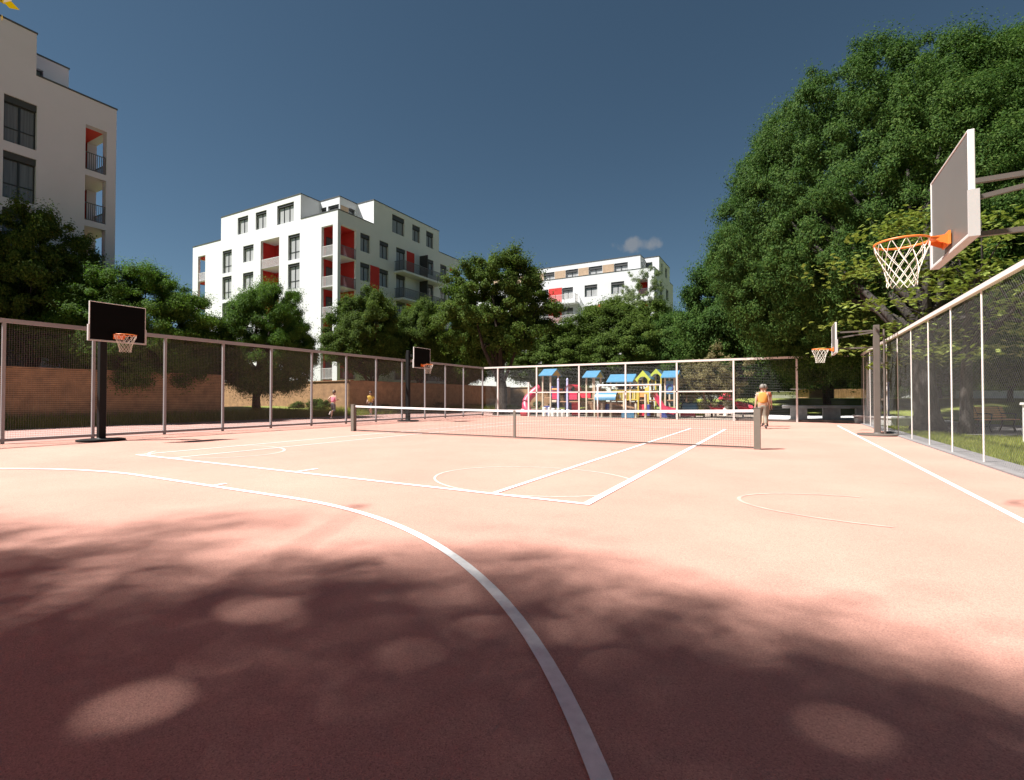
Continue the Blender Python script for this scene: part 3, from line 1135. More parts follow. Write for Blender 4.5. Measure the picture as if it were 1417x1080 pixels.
for k, z in enumerate(rows):
    zz = max(z, 0.35)
    window(Pf, -59.05, -57.2, max(z + 0.4, 0.5), z + 3.12, B2, nm=1, rail=0.35)
    window(Pf, -55.0, -53.05, z + 1.2, z + 3.1, B2, nm=1)
    window(Pf, -47.0, -45.1, max(z + 0.35, 0.5), z + 3.08, B2, nm=1, rail=0.35)
    window(Pr, 37.86, 39.26, z + 1.15, z + 3.1, B2, nm=1, shut=0.4, pane='pane_mid')
    window(Pr, 40.7, 42.12, z + 1.12, z + 3.07, B2, nm=1, shut=0.4, pane='pane_mid')
    window(Pr, 43.4, 45.0, max(z + 0.2, 0.4), z + 3.05, B2, nm=1, shut=0.4, pane='pane_mid')
    window(Pr, 48.95, 50.36, z + 1.15, z + 3.1, B2, nm=1, shut=0.4, pane='pane_mid')
    window(Pr, 51.78, 53.2, z + 1.15, z + 3.08, B2, nm=1, shut=0.4, pane='pane_mid')
    # red loggia linings: back and side walls red, ceiling and floor white
    b = MB()
    x0, x1, y0, y1, zt = -51.9, -48.35, Y2 + 0.3, Y2 + 1.9, z + 3.2
    b.face([(x0, y1, zz), (x1, y1, zz), (x1, y1, zt), (x0, y1, zt)], 0)
    b.face([(x0, y0, zz), (x0, y1, zz), (x0, y1, zt), (x0, y0, zt)], 0)
    b.face([(x1, y0, zz), (x1, y1, zz), (x1, y1, zt), (x1, y0, zt)], 0)
    b.face([(x0, y0, zt), (x1, y0, zt), (x1, y1, zt), (x0, y1, zt)], 1)
    b.face([(x0, y0, zz), (x1, y0, zz), (x1, y1, zz), (x0, y1, zz)], 1)
    lg = b.build('loggia', [M['render_red'], M['render_white']], B2)
    window(lambda a, zq, d: (a, Y2 + 1.75 + d * 0.3, zq), -50.6, -49.5, zz + 0.1, zz + 2.3, lg, shut=0, nm=0, pane='pane_dark')
    railing(Pf, -51.75, -48.5, zz, zz + 1.08, 0.06, B2, 'rail_pale', True)
    # corner loggia
    b = MB()
    x0, x1, y0, y1, zt = -42.0, X2 - 0.3, Y2 + 0.3, 37.5, z + 3.13
    b.face([(x0, y1, zz), (x1, y1, zz), (x1, y1, zt), (x0, y1, zt)], 0)
    b.face([(x0, y0, zz), (x0, y1, zz), (x0, y1, zt), (x0, y0, zt)], 0)
    b.face([(x0, y0, zt), (x1, y0, zt), (x1, y1, zt), (x0, y1, zt)], 1 if k else 0)
    b.face([(x0, y0, zz), (x1, y0, zz), (x1, y1, zz), (x0, y1, zz)], 1)
    lg = b.build('loggia', [M['render_red'], M['render_white']], B2)
    window(lambda a, zq, d: (-41.98 + 0.1 - d * 0.3, a, zq), 35.6, 36.7, zz + 0.1, zz + 2.4, lg, shut=0, nm=0, pane='pane_dark')
    railing(Pf, -41.75, -40.05, zz, zz + 1.1, 0.06, B2, 'rail_pale')
    railing(Pr, 35.2, 37.3, zz, zz + 1.1, 0.06, B2)
    # far corner loggias, open on two sides
    if z > 0.3:
        b = MB()
        x0, x1, y0, y1 = X2 - 2.4, X2 - 0.3, 53.7, 55.9
        b.face([(x0, y0, zz), (x0, y1, zz), (x0, y1, zt), (x0, y0, zt)], 0)
        b.face([(x0, y0, zz), (x1, y0, zz), (x1, y0, zt), (x0, y0, zt)], 0)
        b.face([(x0, y0, zt), (x1, y0, zt), (x1, y1, zt), (x0, y1, zt)], 0)
        b.face([(x0, y0, zz), (x1, y0, zz), (x1, y1, zz), (x0, y1, zz)], 1)
        b.build('loggia', [M['render_red'], M['render_white']], B2)
        railing(Pr, 53.85, 55.75, zz, zz + 1.1, 0.06, B2)
        b = MB()
        x0, x1, y0, y1 = -65.14, -62.5, Y2 + 0.3, Y2 + 2.6
        b.face([(x1, y0, zz), (x1, y1, zz), (x1, y1, zt), (x1, y0, zt)], 0)
        b.face([(x0, y1, zz), (x1, y1, zz), (x1, y1, zt), (x0, y1, zt)], 0)
        b.face([(x0, y0, zt), (x1, y0, zt), (x1, y1, zt), (x0, y1, zt)], 0)
        b.face([(x0, y0, zz), (x1, y0, zz), (x1, y1, zz), (x0, y1, zz)], 1)
        b.build('loggia', [M['render_red'], M['render_white']], B2)
        railing(Pf, -64.27, -62.66, zz, zz + 1.1, 0.06, B2, 'rail_pale', True)
    # balconies on the right side (upper four floors)
    if k < 5 and z > 1:
        b = MB()
        b.box(X2 - 0.02, X2 + 1.45, 43.0, 50.9, z - 0.12, z + 0.1)
        bl = b.build('balcony', M['render_white'], B2)
        railing(lambda a, zq, d: (X2 + 1.42 - d, a, zq), 43.02, 50.88, z + 0.1, z + 1.25, 0.0, bl, 'rail', False, 1.35)
        b = MB()
        b.box(X2 + 0.004, X2 + 1.25, 47.6, 47.68, z + 0.1, z + 3.0)
        b.build('privacy_screen', M['shutter'], bl)
        if k % 2 == 0:
            b = MB()
            pbox(b, Pr, 45.2, 46.6, z + 0.12, z + 3.05, -0.025, 0.0)
            b.build('red_panel', M['render_red'], B2)
    if k in (1, 3):
        b = MB()
        pbox(b, Pr, 39.3, 40.66, z - 0.05, z + 3.1, -0.03, 0.0)
        b.build('red_panel', M['render_red'], B2)

# ---- building at the left edge ---------------------------------------------
X1, Y1 = -36.8, 15.1
B1 = thing('apartment_building', (X1, Y1, 0), 'shaded greyish apartment block cut by the left picture edge', 'building', 'white apartment blocks')
P1 = PX(X1)
rows1 = [15.1 - 3.08 * k for k in range(0, 5)]
PAR1, TOP1 = 19.45, 21.8
rects = []
for z in rows1:
    rects.append((13.54, 14.6, z, z + 2.72, 0.5))
    rects.append((9.98, 11.33, z + 0.1, z + 2.66))
    rects.append((6.4, 8.4, z + 0.1, z + 2.66))
    rects.append((1.5, 3.5, z + 0.1, z + 2.66))
w = MB()
panel(w, P1, -8, Y1, 0, PAR1, rects)
panel(w, P1, -8, 11.27, PAR1, TOP1, [(6.4, 8.4, PAR1 + 0.2, PAR1 + 1.9)])
panel(w, PN(Y1), -52, X1, 0, PAR1, [(-39.45, -37.3, z, z + 2.72, 0.5) for z in rows1])
panel(w, PWs(-52), -8, Y1, 0, TOP1, [])
panel(w, PY(-8), -52, X1, 0, TOP1, [])
w.face([(-52, -8, PAR1 - 0.3), (X1, -8, PAR1 - 0.3), (X1, Y1, PAR1 - 0.3), (-52, Y1, PAR1 - 0.3)])
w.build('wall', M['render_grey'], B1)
w = MB()
panel(w, PN(11.27), -39.0, X1, PAR1, TOP1, [])
pe = [(11.35, 12.25, 19.6, 21.0)]
panel(w, PX(-39.0), 11.27, 13.45, PAR1, TOP1, pe)
panel(w, PN(13.45), -52, -39.0, PAR1, TOP1, [])
w.face([(-52, -8, TOP1), (X1, -8, TOP1), (X1, 11.27, TOP1), (-52, 11.27, TOP1)])
w.face([(-52, 11.27, TOP1), (-39, 11.27, TOP1), (-39, 13.45, TOP1), (-52, 13.45, TOP1)])
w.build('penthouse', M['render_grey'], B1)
coping([(X1 - 0.25, X1 + 0.04, 11.3, Y1 + 0.04), (-52, X1 - 0.25, Y1 - 0.25, Y1 + 0.04)], PAR1, B1)
coping([(X1 - 0.25, X1 + 0.04, -8.04, 11.31), (-38.96, X1 - 0.25, 11.05, 11.31), (-39.2, -38.96, 11.31, 13.49), (-52, -39.2, 13.2, 13.49)], TOP1, B1)
window(PX(-39.0), *pe[0], B1, nm=0, shut=0, pane='pane_dark')
for k, z in enumerate(rows1):
    for (a0, a1) in ((9.98, 11.33), (6.4, 8.4), (1.5, 3.5)):
        window(P1, a0, a1, z + 0.1, z + 2.66, B1, shut=0.36, nm=1, rail=0.38, pane='pane_dark')
    b = MB()
    x0, x1, y0, y1, zt = -41.6, X1 - 0.5, 13.3, Y1 - 0.5, z + 2.72
    b.face([(x0, y1, z), (-39.45, y1, z), (-39.45, y1, zt), (x0, y1, zt)], 0)
    b.face([(x0, y0, z), (x1, y0, z), (x1, y0, zt), (x0, y0, zt)], 0)
    b.face([(x0, y0, z), (x0, y1, z), (x0, y1, zt), (x0, y0, zt)], 0)
    b.face([(x0, y0, zt), (x1, y0, zt), (x1, y1, zt), (x0, y1, zt)], 0 if k == 0 else 1)
    b.face([(x0, y0, z), (x1, y0, z), (x1, y1, z), (x0, y1, z)], 1)
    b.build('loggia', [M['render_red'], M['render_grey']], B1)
    railing(P1, 13.54, 14.6, z, z + 1.1, 0.06, B1)
    railing(PN(Y1), -39.45, -37.3, z, z + 1.1, 0.06, B1)
window(P1, 6.4, 8.4, PAR1 + 0.2, PAR1 + 1.9, B1)

B1.location.y -= 0.18
# ---- building in the distance ----------------------------------------------
X3, Y3 = -16.29, 72.1
B3 = thing('apartment_building', (X3, Y3, 0), 'distant white apartment block with wood clad top floor behind the playground trees', 'building', 'white apartment blocks')
P3, P3r = PY(Y3), PX(X3)
PAR3, TOP3 = 20.25, 22.6
rows3 = [16.9 - 3.22 * k for k in range(0, 6)]
cols3 = [(-48.6, -46.6), (-43.2, -41.2), (-39.3, -37.2), (-34.9, -33.1), (-30.7, -28.85), (-26.93, -24.88), (-22.7, -20.7)]
fr, rr3 = [], []
for z in rows3:
    for (a, c) in cols3:
        fr.append((a, c, z, z + 1.8))
    fr.append((-18.6, -17.2, z - 0.7, z + 1.8, 0.3))
    rr3.append((72.8, 74.2, z - 0.7, z + 1.8, 0.3))
    rr3.append((76.0, 77.6, z, z + 1.8))
    rr3.append((80.4, 82.2, z, z + 1.8))
w = MB()
panel(w, P3, -50, X3, 0, PAR3, fr)
panel(w, P3r, Y3, 86, 0, PAR3, rr3)
panel(w, PN(86), -50, X3, 0, PAR3, [])
panel(w, PWs(-50), Y3, 86, 0, PAR3, [])
w.face([(-50, Y3 + 0.3, PAR3 - 0.3), (X3 - 0.3, Y3 + 0.3, PAR3 - 0.3), (X3 - 0.3, 85.7, PAR3 - 0.3), (-50, 85.7, PAR3 - 0.3)])
w.build('wall', M['render_white'], B3)
YP = Y3 + 1.3
pw3 = [(-46.2, -44.2, 20.3, 21.85), (-42.1, -40.1, 20.3, 21.85), (-38.2, -36.2, 20.3, 21.85), (-34.5, -32.6, 20.3, 21.85), (-30.6, -28.5, 20.3, 21.85), (-26.7, -24.5, 20.3, 21.85), (-22.6, -20.5, 20.3, 21.85)]
pr3 = [(77.0, 77.8, 20.4, 22.0), (79.8, 81.2, 20.4, 22.0)]
w = MB()
panel(w, PY(YP), -49, -18.6, PAR3 - 0.3, TOP3, pw3)
panel(w, PX(-18.6), YP, 75.4, PAR3 - 0.3, TOP3, [(74.0, 74.9, 20.4, 21.9)])
panel(w, PY(75.4), -18.6, X3, PAR3 - 0.3, TOP3, [(-18.3, -17.3, 20.4, 21.9)])
panel(w, P3r, 75.4, 83.3, PAR3, TOP3, pr3)
panel(w, PN(83.3), -49, X3, PAR3 - 0.3, TOP3, [])
panel(w, PWs(-49), YP, 83.3, PAR3 - 0.3, TOP3, [])
w.face([(-49, YP, TOP3), (-18.6, YP, TOP3), (-18.6, 83.3, TOP3), (-49, 83.3, TOP3)])
w.face([(-18.6, 75.4, TOP3), (X3, 75.4, TOP3), (X3, 83.3, TOP3), (-18.6, 83.3, TOP3)])
w.build('penthouse', M['render_white'], B3)
coping([(-50.04, X3 - 0.3, Y3 - 0.04, Y3 + 0.3), (X3 - 0.3, X3 + 0.04, Y3 - 0.04, 75.36), (X3 - 0.3, X3 + 0.04, 83.35, 86.04)], PAR3, B3, 0.06)
coping([(-49.04, -18.56, YP - 0.04, YP + 0.2), (-18.8, -18.56, YP + 0.2, 75.36), (-18.8, X3 + 0.04, 75.36, 75.6), (X3 - 0.25, X3 + 0.04, 75.6, 83.34)], TOP3, B3, 0.1)
for r_ in pw3:
    window(PY(YP), *r_, B3, shut=0.45, nm=1)
for a, c in zip(pw3[:-1], pw3[1:]):
    b = MB()
    pbox(b, PY(YP), a[1] + 0.05, c[0] - 0.05, 20.0, 21.85, -0.03, 0.0)
    b.build('wood_panel', M['wood_panel'], B3)
window(PX(-18.6), 74.0, 74.9, 20.4, 21.9, B3, nm=0, shut=0, pane='pane_dark')
window(PY(75.4), -18.3, -17.3, 20.4, 21.9, B3, nm=0, shut=0, pane='pane_dark')
for r_ in pr3:
    window(P3r, *r_, B3, shut=0.4, nm=0, pane='pane_dark')
for k, z in enumerate(rows3):
    for (a, c) in cols3:
        window(P3, a, c, z, z + 1.8, B3, shut=0.42, nm=1)
    window(P3r, 76.0, 77.6, z, z + 1.8, B3, shut=0.3, pane='pane_dark')
    window(P3r, 80.4, 82.2, z, z + 1.8, B3, shut=0.3, pane='pane_dark')
    b = MB()
    x0, x1, y0, y1, z0, zt = -18.8, X3 - 0.3, Y3 + 0.3, 74.4, z - 0.7, z + 1.8
    b.face([(x0, y1, z0), (x1, y1, z0), (x1, y1, zt), (x0, y1, zt)], 0)
    b.face([(x0, y0, z0), (x0, y1, z0), (x0, y1, zt), (x0, y0, zt)], 0)
    b.face([(x0, y0, zt), (x1, y0, zt), (x1, y1, zt), (x0, y1, zt)], 1)
    b.face([(x0, y0, z0), (x1, y0, z0), (x1, y1, z0), (x0, y1, z0)], 1)
    b.build('loggia', [M['render_red'], M['render_white']], B3)
    railing(P3, -18.6, -17.2, z - 0.7, z + 0.4, 0.06, B3)
    if k < 5:
        b = MB()
        b.box(-38.0, -27.9, Y3 - 1.5, Y3 + 0.02, z - 1.0, z - 0.72)
        bl = b.build('balcony', M['render_white'], B3)
        railing(lambda a, zq, d: (a, Y3 - 1.46 + d, zq), -37.98, -27.92, z - 0.72, z + 0.45, 0.0, bl, 'rail_pale', False, 1.4)
        b = MB()
        pbox(b, P3, -33.05, -30.75, z - 0.7, z + 1.9, -0.03, 0.0)
        b.build('red_panel', M['render_red'], B3)
    if k in (1, 3):
        b = MB()
        pbox(b, P3, -24.85, -22.75, z - 0.1, z + 1.9, -0.03, 0.0)
        b.build('red_panel', M['render_red'], B3)

# ------------------------------------------------------------------ TREES
def crown_mesh(name, seed, ncl, nleaf, R3, crad, lw, ll, m, hollow=0.45, lump=0.22, droop=0.0, low=0.75, flat=0.65, holes=()):
    """leaf-sized quads gathered in clumps through a lumpy ellipsoid volume"""
    rg = np.random.default_rng(seed)
    d = rg.normal(size=(ncl, 3))
    d /= np.linalg.norm(d, axis=1)[:, None]
    ph = rg.uniform(0, 6.28, (5, 3))
    fr = rg.uniform(1.5, 4.5, (5, 3))
    lum = np.zeros(ncl)
    for k in range(5):
        lum += np.sin(d[:, 0] * fr[k, 0] + ph[k, 0]) * np.sin(d[:, 1] * fr[k, 1] + ph[k, 1]) * np.sin(d[:, 2] * fr[k, 2] + ph[k, 2])
    r = (hollow + (1 - hollow) * rg.random(ncl) ** 0.45) * (1 + lump * lum)
    c = d * r[:, None]
    c[:, 2] = np.where(c[:, 2] < 0, c[:, 2] * low, c[:, 2])
    c *= np.array(R3)
    size = crad * rg.uniform(0.55, 1.35, ncl)
    cnt = np.maximum(8, (nleaf * (size / crad) ** 1.6)).astype(int)
    idx = np.repeat(np.arange(ncl), cnt)
    n = len(idx)
    off = rg.normal(size=(n, 3))
    off /= (np.linalg.norm(off, axis=1)[:, None] + 1e-6)
    off *= (rg.random(n) ** 0.5)[:, None] * size[idx][:, None]
    off[:, 2] *= flat
    # twigs: pull some leaves outwards along the clump direction
    tw = rg.random(n) < 0.12
    off[tw] += d[idx[tw]] * (size[idx[tw]] * rg.uniform(0.3, 1.1, tw.sum()))[:, None]
    p = c[idx] + off
    p[:, 2] -= droop * rg.random(n) * size[idx]
    if len(holes):
        keep = np.ones(n, bool)
        ray = np.array([-SUN_TRAVEL.x * math.cos(SUN_ELEV), -SUN_TRAVEL.y * math.cos(SUN_ELEV), math.sin(SUN_ELEV)])
        for (g0, hr) in holes:
            q = p - np.array(g0)
            q = q - np.outer(q @ ray, ray)
            keep &= np.linalg.norm(q, axis=1) > hr
        p, off, idx = p[keep], off[keep], idx[keep]
        n = len(p)
    nr = off / (np.linalg.norm(off, axis=1)[:, None] + 1e-6) * 0.7 + d[idx] * 0.4 + rg.normal(size=(n, 3)) * 0.55
    nr[:, 2] += 0.45
    nr /= np.linalg.norm(nr, axis=1)[:, None]
    t = rg.normal(size=(n, 3))
    t[:, 2] -= 0.3 + droop
    t -= nr * (t * nr).sum(1)[:, None]
    t /= np.linalg.norm(t, axis=1)[:, None]
    s = np.cross(nr, t)
    L = (ll * rg.uniform(0.6, 1.25, n))[:, None]
    Wd = (lw * rg.uniform(0.7, 1.2, n))[:, None]
    v = np.empty((n, 4, 3))
    v[:, 0] = p - t * L * 0.5
    v[:, 1] = p + s * Wd * 0.5 - t * L * 0.05 + nr * L * 0.06
    v[:, 2] = p + t * L * 0.5 - nr * L * 0.1
    v[:, 3] = p - s * Wd * 0.5 - t * L * 0.05 + nr * L * 0.06
    me = raw_mesh(name, v.reshape(-1, 3), 4, m)
    me['centres'] = c[rg.permutation(ncl)[:60]].ravel().tolist()
    return me


def spray_mesh(name, seed, ntier, R3, m, ls):
    """broad palmate leaves held flat in layered sprays"""
    rg = np.random.default_rng(seed)
    quads = []
    cent = []
    for k in range(ntier):
        a = rg.uniform(0, 2 * PI)
        rr = rg.uniform(0.35, 1.0)
        z = rg.uniform(-1, 1)
        rad = math.sqrt(max(0.05, 1 - z * z * 0.8)) * rr
        c = np.array([math.cos(a) * rad * R3[0], math.sin(a) * rad * R3[1], z * R3[2]])
        cent.append(c)
        sr = rg.uniform(0.6, 1.25)
        nl = int(46 * sr)
        out = np.array([math.cos(a), math.sin(a)])
        for _ in range(nl):
            q = rg.normal(size=2) * sr * 0.55
            dist = q @ out
            pz = c[2] + rg.normal() * 0.09 - 0.16 * max(0, dist) ** 1.5
            lc = np.array([c[0] + q[0], c[1] + q[1], pz])
            a0 = rg.uniform(0, 2 * PI)
            tilt = rg.normal(size=2) * 0.3
            for j in range(5):
                an = a0 + (j - 2) * 0.62
                L = ls * rg.uniform(0.7, 1.1) * (1.0 - 0.14 * abs(j - 2))
                dx = np.array([math.cos(an), math.sin(an), -0.22])
                dx[2] += dx[0] * tilt[0] + dx[1] * tilt[1]
                sx = np.array([-math.sin(an), math.cos(an), -math.sin(an) * tilt[0] + math.cos(an) * tilt[1]])
                quads.append(np.stack([lc, lc + dx * L * 0.62 + sx * L * 0.24, lc + dx * L, lc + dx * L * 0.62 - sx * L * 0.24]))
    me = raw_mesh(name, np.concatenate(quads), 4, m)
    me['centres'] = np.array(cent)[:60].ravel().tolist()
    return me


def limbs(mb, base, top, r0, cents, rg, nl=9, lean=0.0):
    """tapered trunk from base to the fork, then limbs reaching into the crown"""
    base, top = Vector(base), Vector(top)
    pts, rad = [], []
    n = 7
    for i in range(n):
        t = i / (n - 1)
        p = base.lerp(top, t) + Vector((math.sin(t * 4 + r0 * 50) * r0 * 0.4 * t, math.cos(t * 3 + r0 * 20) * r0 * 0.4 * t, 0))
        pts.append(p)
        rad.append(r0 * (1.0 + 0.55 * max(0, 0.15 - t) / 0.15) * (1 - 0.35 * t))
    mb.tube(pts, rad, 12)
    fork = pts[-1]
    for k in range(nl):
        c = cents[k % len(cents)]
        st = pts[-1 - (k % 3)] if n > 3 else fork
        mid = st.lerp(c, 0.5) + Vector((rg.uniform(-.3, .3), rg.uniform(-.3, .3), rg.uniform(-.1, .5)))
        q = st.lerp(mid, 0.5) + Vector((rg.uniform(-.15, .15), rg.uniform(-.15, .15), 0.1))
        rb = r0 * rg.uniform(0.32, 0.5)
        mb.tube([st, q, mid, c], [rb, rb * 0.8, rb * 0.55, rb * 0.18], 7)
        for s in range(2):
            c2 = cents[(k * 2 + s + 11) % len(cents)]
            e = mid.lerp(c2, 0.45)
            mb.tube([mid, mid.lerp(e, .5) + Vector((0, 0, .15)), e], [rb * 0.42, rb * 0.3, rb * 0.1], 5)


CR = {
    'oak': crown_mesh('crown', 1, 460, 480, (1, 1, 1), 0.145, 0.022, 0.038, M['leaf_mid'], 0.42, 0.14),
    'dense': crown_mesh('crown', 2, 520, 500, (1, 1, 1), 0.14, 0.018, 0.036, M['leaf_dark'], 0.5, 0.09),
    'fresh': crown_mesh('crown', 8, 560, 560, (1, 1, 1), 0.13, 0.013, 0.034, M['leaf_fresh'], 0.5, 0.08, 0.1),
    'loose': crown_mesh('crown', 3, 380, 420, (1, 1, 1), 0.135, 0.023, 0.038, M['leaf_mid'], 0.36, 0.13),
    'willow': crown_mesh('crown', 4, 2600, 310, (1, 1, 1), 0.064, 0.0075, 0.018, M['leaf_dark'], 0.56, 0.08, 0.2, 0.85, 0.8),
    'pale': crown_mesh('crown', 5, 240, 160, (1, 1, 1), 0.12, 0.022, 0.042, M['leaf_pale'], 0.3, 0.25),
    'shrub': crown_mesh('foliage', 6, 90, 110, (1, 1, 1), 0.26, 0.07, 0.13, M['leaf_mid'], 0.2, 0.2),
    'straw': crown_mesh('crown', 7, 200, 120, (1, 1, 1), 0.15, 0.03, 0.06, M['leaf_straw'], 0.25, 0.25),
}


def tree(label, loc, kind, cc, rr, r0, fork_z, group='trees', rz=0.0, barkm='bark', nl=9, name='tree', cat='tree', seed=0, lean=0.35):
    """loc = trunk base, cc = crown centre (world), rr = crown radii"""
    t = thing(name, loc, label, cat, group)
    loc = Vector(loc)
    cc = Vector(cc)
    me = CR[kind]
    o = bpy.data.objects.new('crown', me)
    COL.objects.link(o)
    o.parent = t
    o.location = cc - loc
    o.rotation_euler = (0, 0, rz)
    o.scale = rr
    rg = random.Random(seed + int(loc.x * 10))
    raw = list(me['centres'])
    cs = []
    rot = Matrix.Rotation(rz, 3, 'Z')
    for i in range(0, len(raw), 3):
        v = Vector((raw[i] * rr[0], raw[i + 1] * rr[1], raw[i + 2] * rr[2])) * 0.85
        cs.append(rot @ v + cc)
    b = MB()
    fork = loc.lerp(cc, 0.5)
    fork.z = fork_z
    fork.x = loc.x + (cc.x - loc.x) * lean
    fork.y = loc.y + (cc.y - loc.y) * lean
    limbs(b, loc - Vector((0, 0, 0.15)), fork, r0, cs, rg, nl)
    b.build('trunk', M[barkm], t, smooth=True)
    return t


def tree_px(label, u, d, vt, vb, hw, kind, r0, base_u=None, base_z=0.0, fork=0.35, depth=None, base_d=None, **kw):
    """crown seen from v=vt to v=vb, half width hw pixels, at distance d"""
    s = d / F
    zt, zb = H + (551 - vt) * s, H + (551 - vb) * s
    rz_ = (zt - zb) / 2
    # low part of the crown is squashed by 0.75 in the mesh: keep top and bottom where seen
    k = 1 / 1.08
    up = (zt - zb) / 1.75
    cc = W(u, d, zb + up * 0.75)
    rx = hw * s * k
    base = W(base_u if base_u is not None else u, base_d or d, base_z)
    return tree(label, base, kind, cc, (rx, (depth or rx), up * k), r0, base_z + max(0.8, (zb - base_z) * fork + (zt - base_z) * 0.12), **kw)


G1 = 'trees behind the left fence'
tree_px('dark leafy tree at far left in front of the shaded apartment block', 38, 24.5, 285, 478, 82, 'loose', 0.17, base_u=45, base_z=0.4, fork=0.3, group=G1, nl=12, barkm='bark_grey')
tree_px('broad dark tree spreading over the slatted wall behind the near left hoop', 192, 26.0, 370, 546, 105, 'fresh', 0.2, base_z=0.4, group=G1, rz=1.0)
tree_px('rounded green tree standing alone in the gap between the slatted walls', 365, 31.0, 391, 547, 71, 'fresh', 0.3, base_u=353, group=G1, rz=2.3, fork=0.5, nl=10)
tree_px('leafy tree before the red corner loggias of the middle apartment block', 507, 41.0, 402, 520, 58, 'oak', 0.22, base_u=515, base_z=0.5, group=G1, rz=0.6, nl=12)
tree_px('small leafy tree right of the red corner loggia tree, behind the distant left hoop', 580, 45.0, 412, 520, 47, 'oak', 0.2, base_z=0.5, group=G1, rz=3.1, nl=10)
tree_px('tall loose tree with exposed trunk at the far left corner of the court', 686, 40.0, 346, 500, 82, 'loose', 0.5, base_u=694, base_d=37.0, barkm='bark', group='trees around the playground', rz=0.4, fork=0.4, nl=14)
G2 = 'trees around the playground'
tree_px('bushy green tree behind the blue roofed left play tower', 765, 52.0, 440, 540, 75, 'oak', 0.25, group=G2, rz=1.2)
tree_px('wide dark bushy tree behind the long blue play roof', 868, 50.0, 410, 535, 78, 'oak', 0.28, group=G2, rz=4.1)
tree_px('pale feathery tree rising before the distant apartment block', 884, 60.0, 376, 470, 38, 'pale', 0.18, group=G2, rz=2.0)
tree_px('dark tree behind the arched yellow play roofs', 945, 46.0, 425, 545, 60, 'dense', 0.25, group=G2, rz=5.0)
tree_px('bushy tree low between the corner tree and the middle apartment block', 640, 56.0, 440, 535, 50, 'oak', 0.22, group=G2, rz=2.7)
tree_px('tall dark tree with low boughs behind the red play seats', 1035, 39.0, 330, 540, 94, 'dense', 0.3, base_u=1003, base_d=36.0, group=G2, rz=0.9, fork=0.2, nl=12)
tree_px('straw coloured young tree drooping over the right end of the playground', 985, 31.5, 485, 562, 45, 'straw', 0.08, group=G2, rz=0.3, nl=6)
G3 = 'big trees beyond the right fence'
tree_px('huge dark willow like tree with the thickest trunk beyond the chain link fence', 1212, 24.5, 48, 522, 228, 'willow', 0.44, base_u=1284, base_d=18.8, lean=0.06, group=G3, fork=0.95, nl=16, barkm='bark_grey', depth=5.0)
tree_px('tallest dark tree filling the upper right corner of the picture', 1425, 27.0, 2, 490, 280, 'willow', 0.4, base_u=1470, base_d=24.0, group=G3, rz=1.9, fork=0.4, nl=14, depth=6.5)
tree_px('dark tree standing behind the thickest trunk, left of the distant right hoop', 1120, 44.0, 250, 515, 120, 'dense', 0.35, base_u=1147, group=G3, rz=3.7, fork=0.3)

# broad leaved tree with layered yellow green sprays
base = W(1337, 17.2)
cc = W(1325, 16.6, 5.0)
t = thing('chestnut_tree', base, 'broad leaved tree with layered yellow green sprays above the right fence', 'tree', G3)
me = spray_mesh('crown', 21, 84, (5.2, 2.4, 2.6), M['leaf_lime'], 0.17)
o = bpy.data.objects.new('crown', me)
COL.objects.link(o)
o.parent = t
o.location = cc - base
b = MB()
raw = list(me['centres'])
cs = [Vector(raw[i:i + 3]) + cc for i in range(0, len(raw), 3)]
limbs(b, base - Vector((0, 0, 0.15)), base + Vector((0.05, -0.1, 4.2)), 0.2, cs, random.Random(4), 16)
b.build('trunk', M['bark_grey'], t, smooth=True)

# park trees further back on the right
G4 = 'distant park trees'
for i, (u, d, vt, vb, hw, kind, lab) in enumerate([
    (1150, 52, 430, 532, 62, 'oak', 'distant park tree behind the brown wooden cabin on the lawn'),
    (1225, 60, 420, 540, 58, 'dense', 'distant dark park tree just right of the distant right hoop pole'),
    (1300, 48, 430, 535, 75, 'oak', 'park tree behind the lawn between the two thick trunks'),
    (1398, 40, 420, 535, 75, 'oak', 'park tree on the lawn above the wooden bench'),
    (1480, 52, 400, 535, 80, 'dense', 'distant park tree at the far right edge of the lawn'),
    (1085, 66, 440, 540, 55, 'dense', 'distant dark park tree behind the man in the orange vest'),
    (1010, 72, 450, 545, 50, 'oak', 'distant park tree behind the red play seats'),
    (1600, 45, 380, 540, 100, 'oak', 'park tree outside the right edge of the picture'),
]):
    p = W(u, d)
    tree_px(lab, u, d, vt, vb, hw, kind, 0.22, base_z=ground_h(p.x, p.y) - 0.05, group=G4, rz=i * 1.3, fork=0.6, nl=8)
# tree line closing the horizon
G5 = 'tree line on the horizon'
for i, (u, d, vt, hw, kind) in enumerate([(-60, 60, 440, 70, 'oak'), (200, 74, 455, 60, 'dense'), (245, 80, 462, 50, 'oak'), (950, 95, 470, 45, 'dense'), (1050, 105, 470, 50, 'oak'), (1130, 100, 465, 50, 'dense'),
                                          (1210, 98, 462, 52, 'oak'), (1290, 95, 455, 55, 'dense'), (1370, 92, 455, 60, 'oak'), (1460, 90, 450, 60, 'dense'), (860, 104, 480, 40, 'oak'), (640, 98, 478, 45, 'dense')]):
    tree_px('tree in the continuous tree line on the horizon', u, d, vt, 556, hw, kind, 0.25, group=G5, rz=i * 0.9, nl=4)

# trees behind the camera that throw the foreground shade (and whose leaves touch the upper left corner)
G6 = 'trees overhanging the camera side of the court'


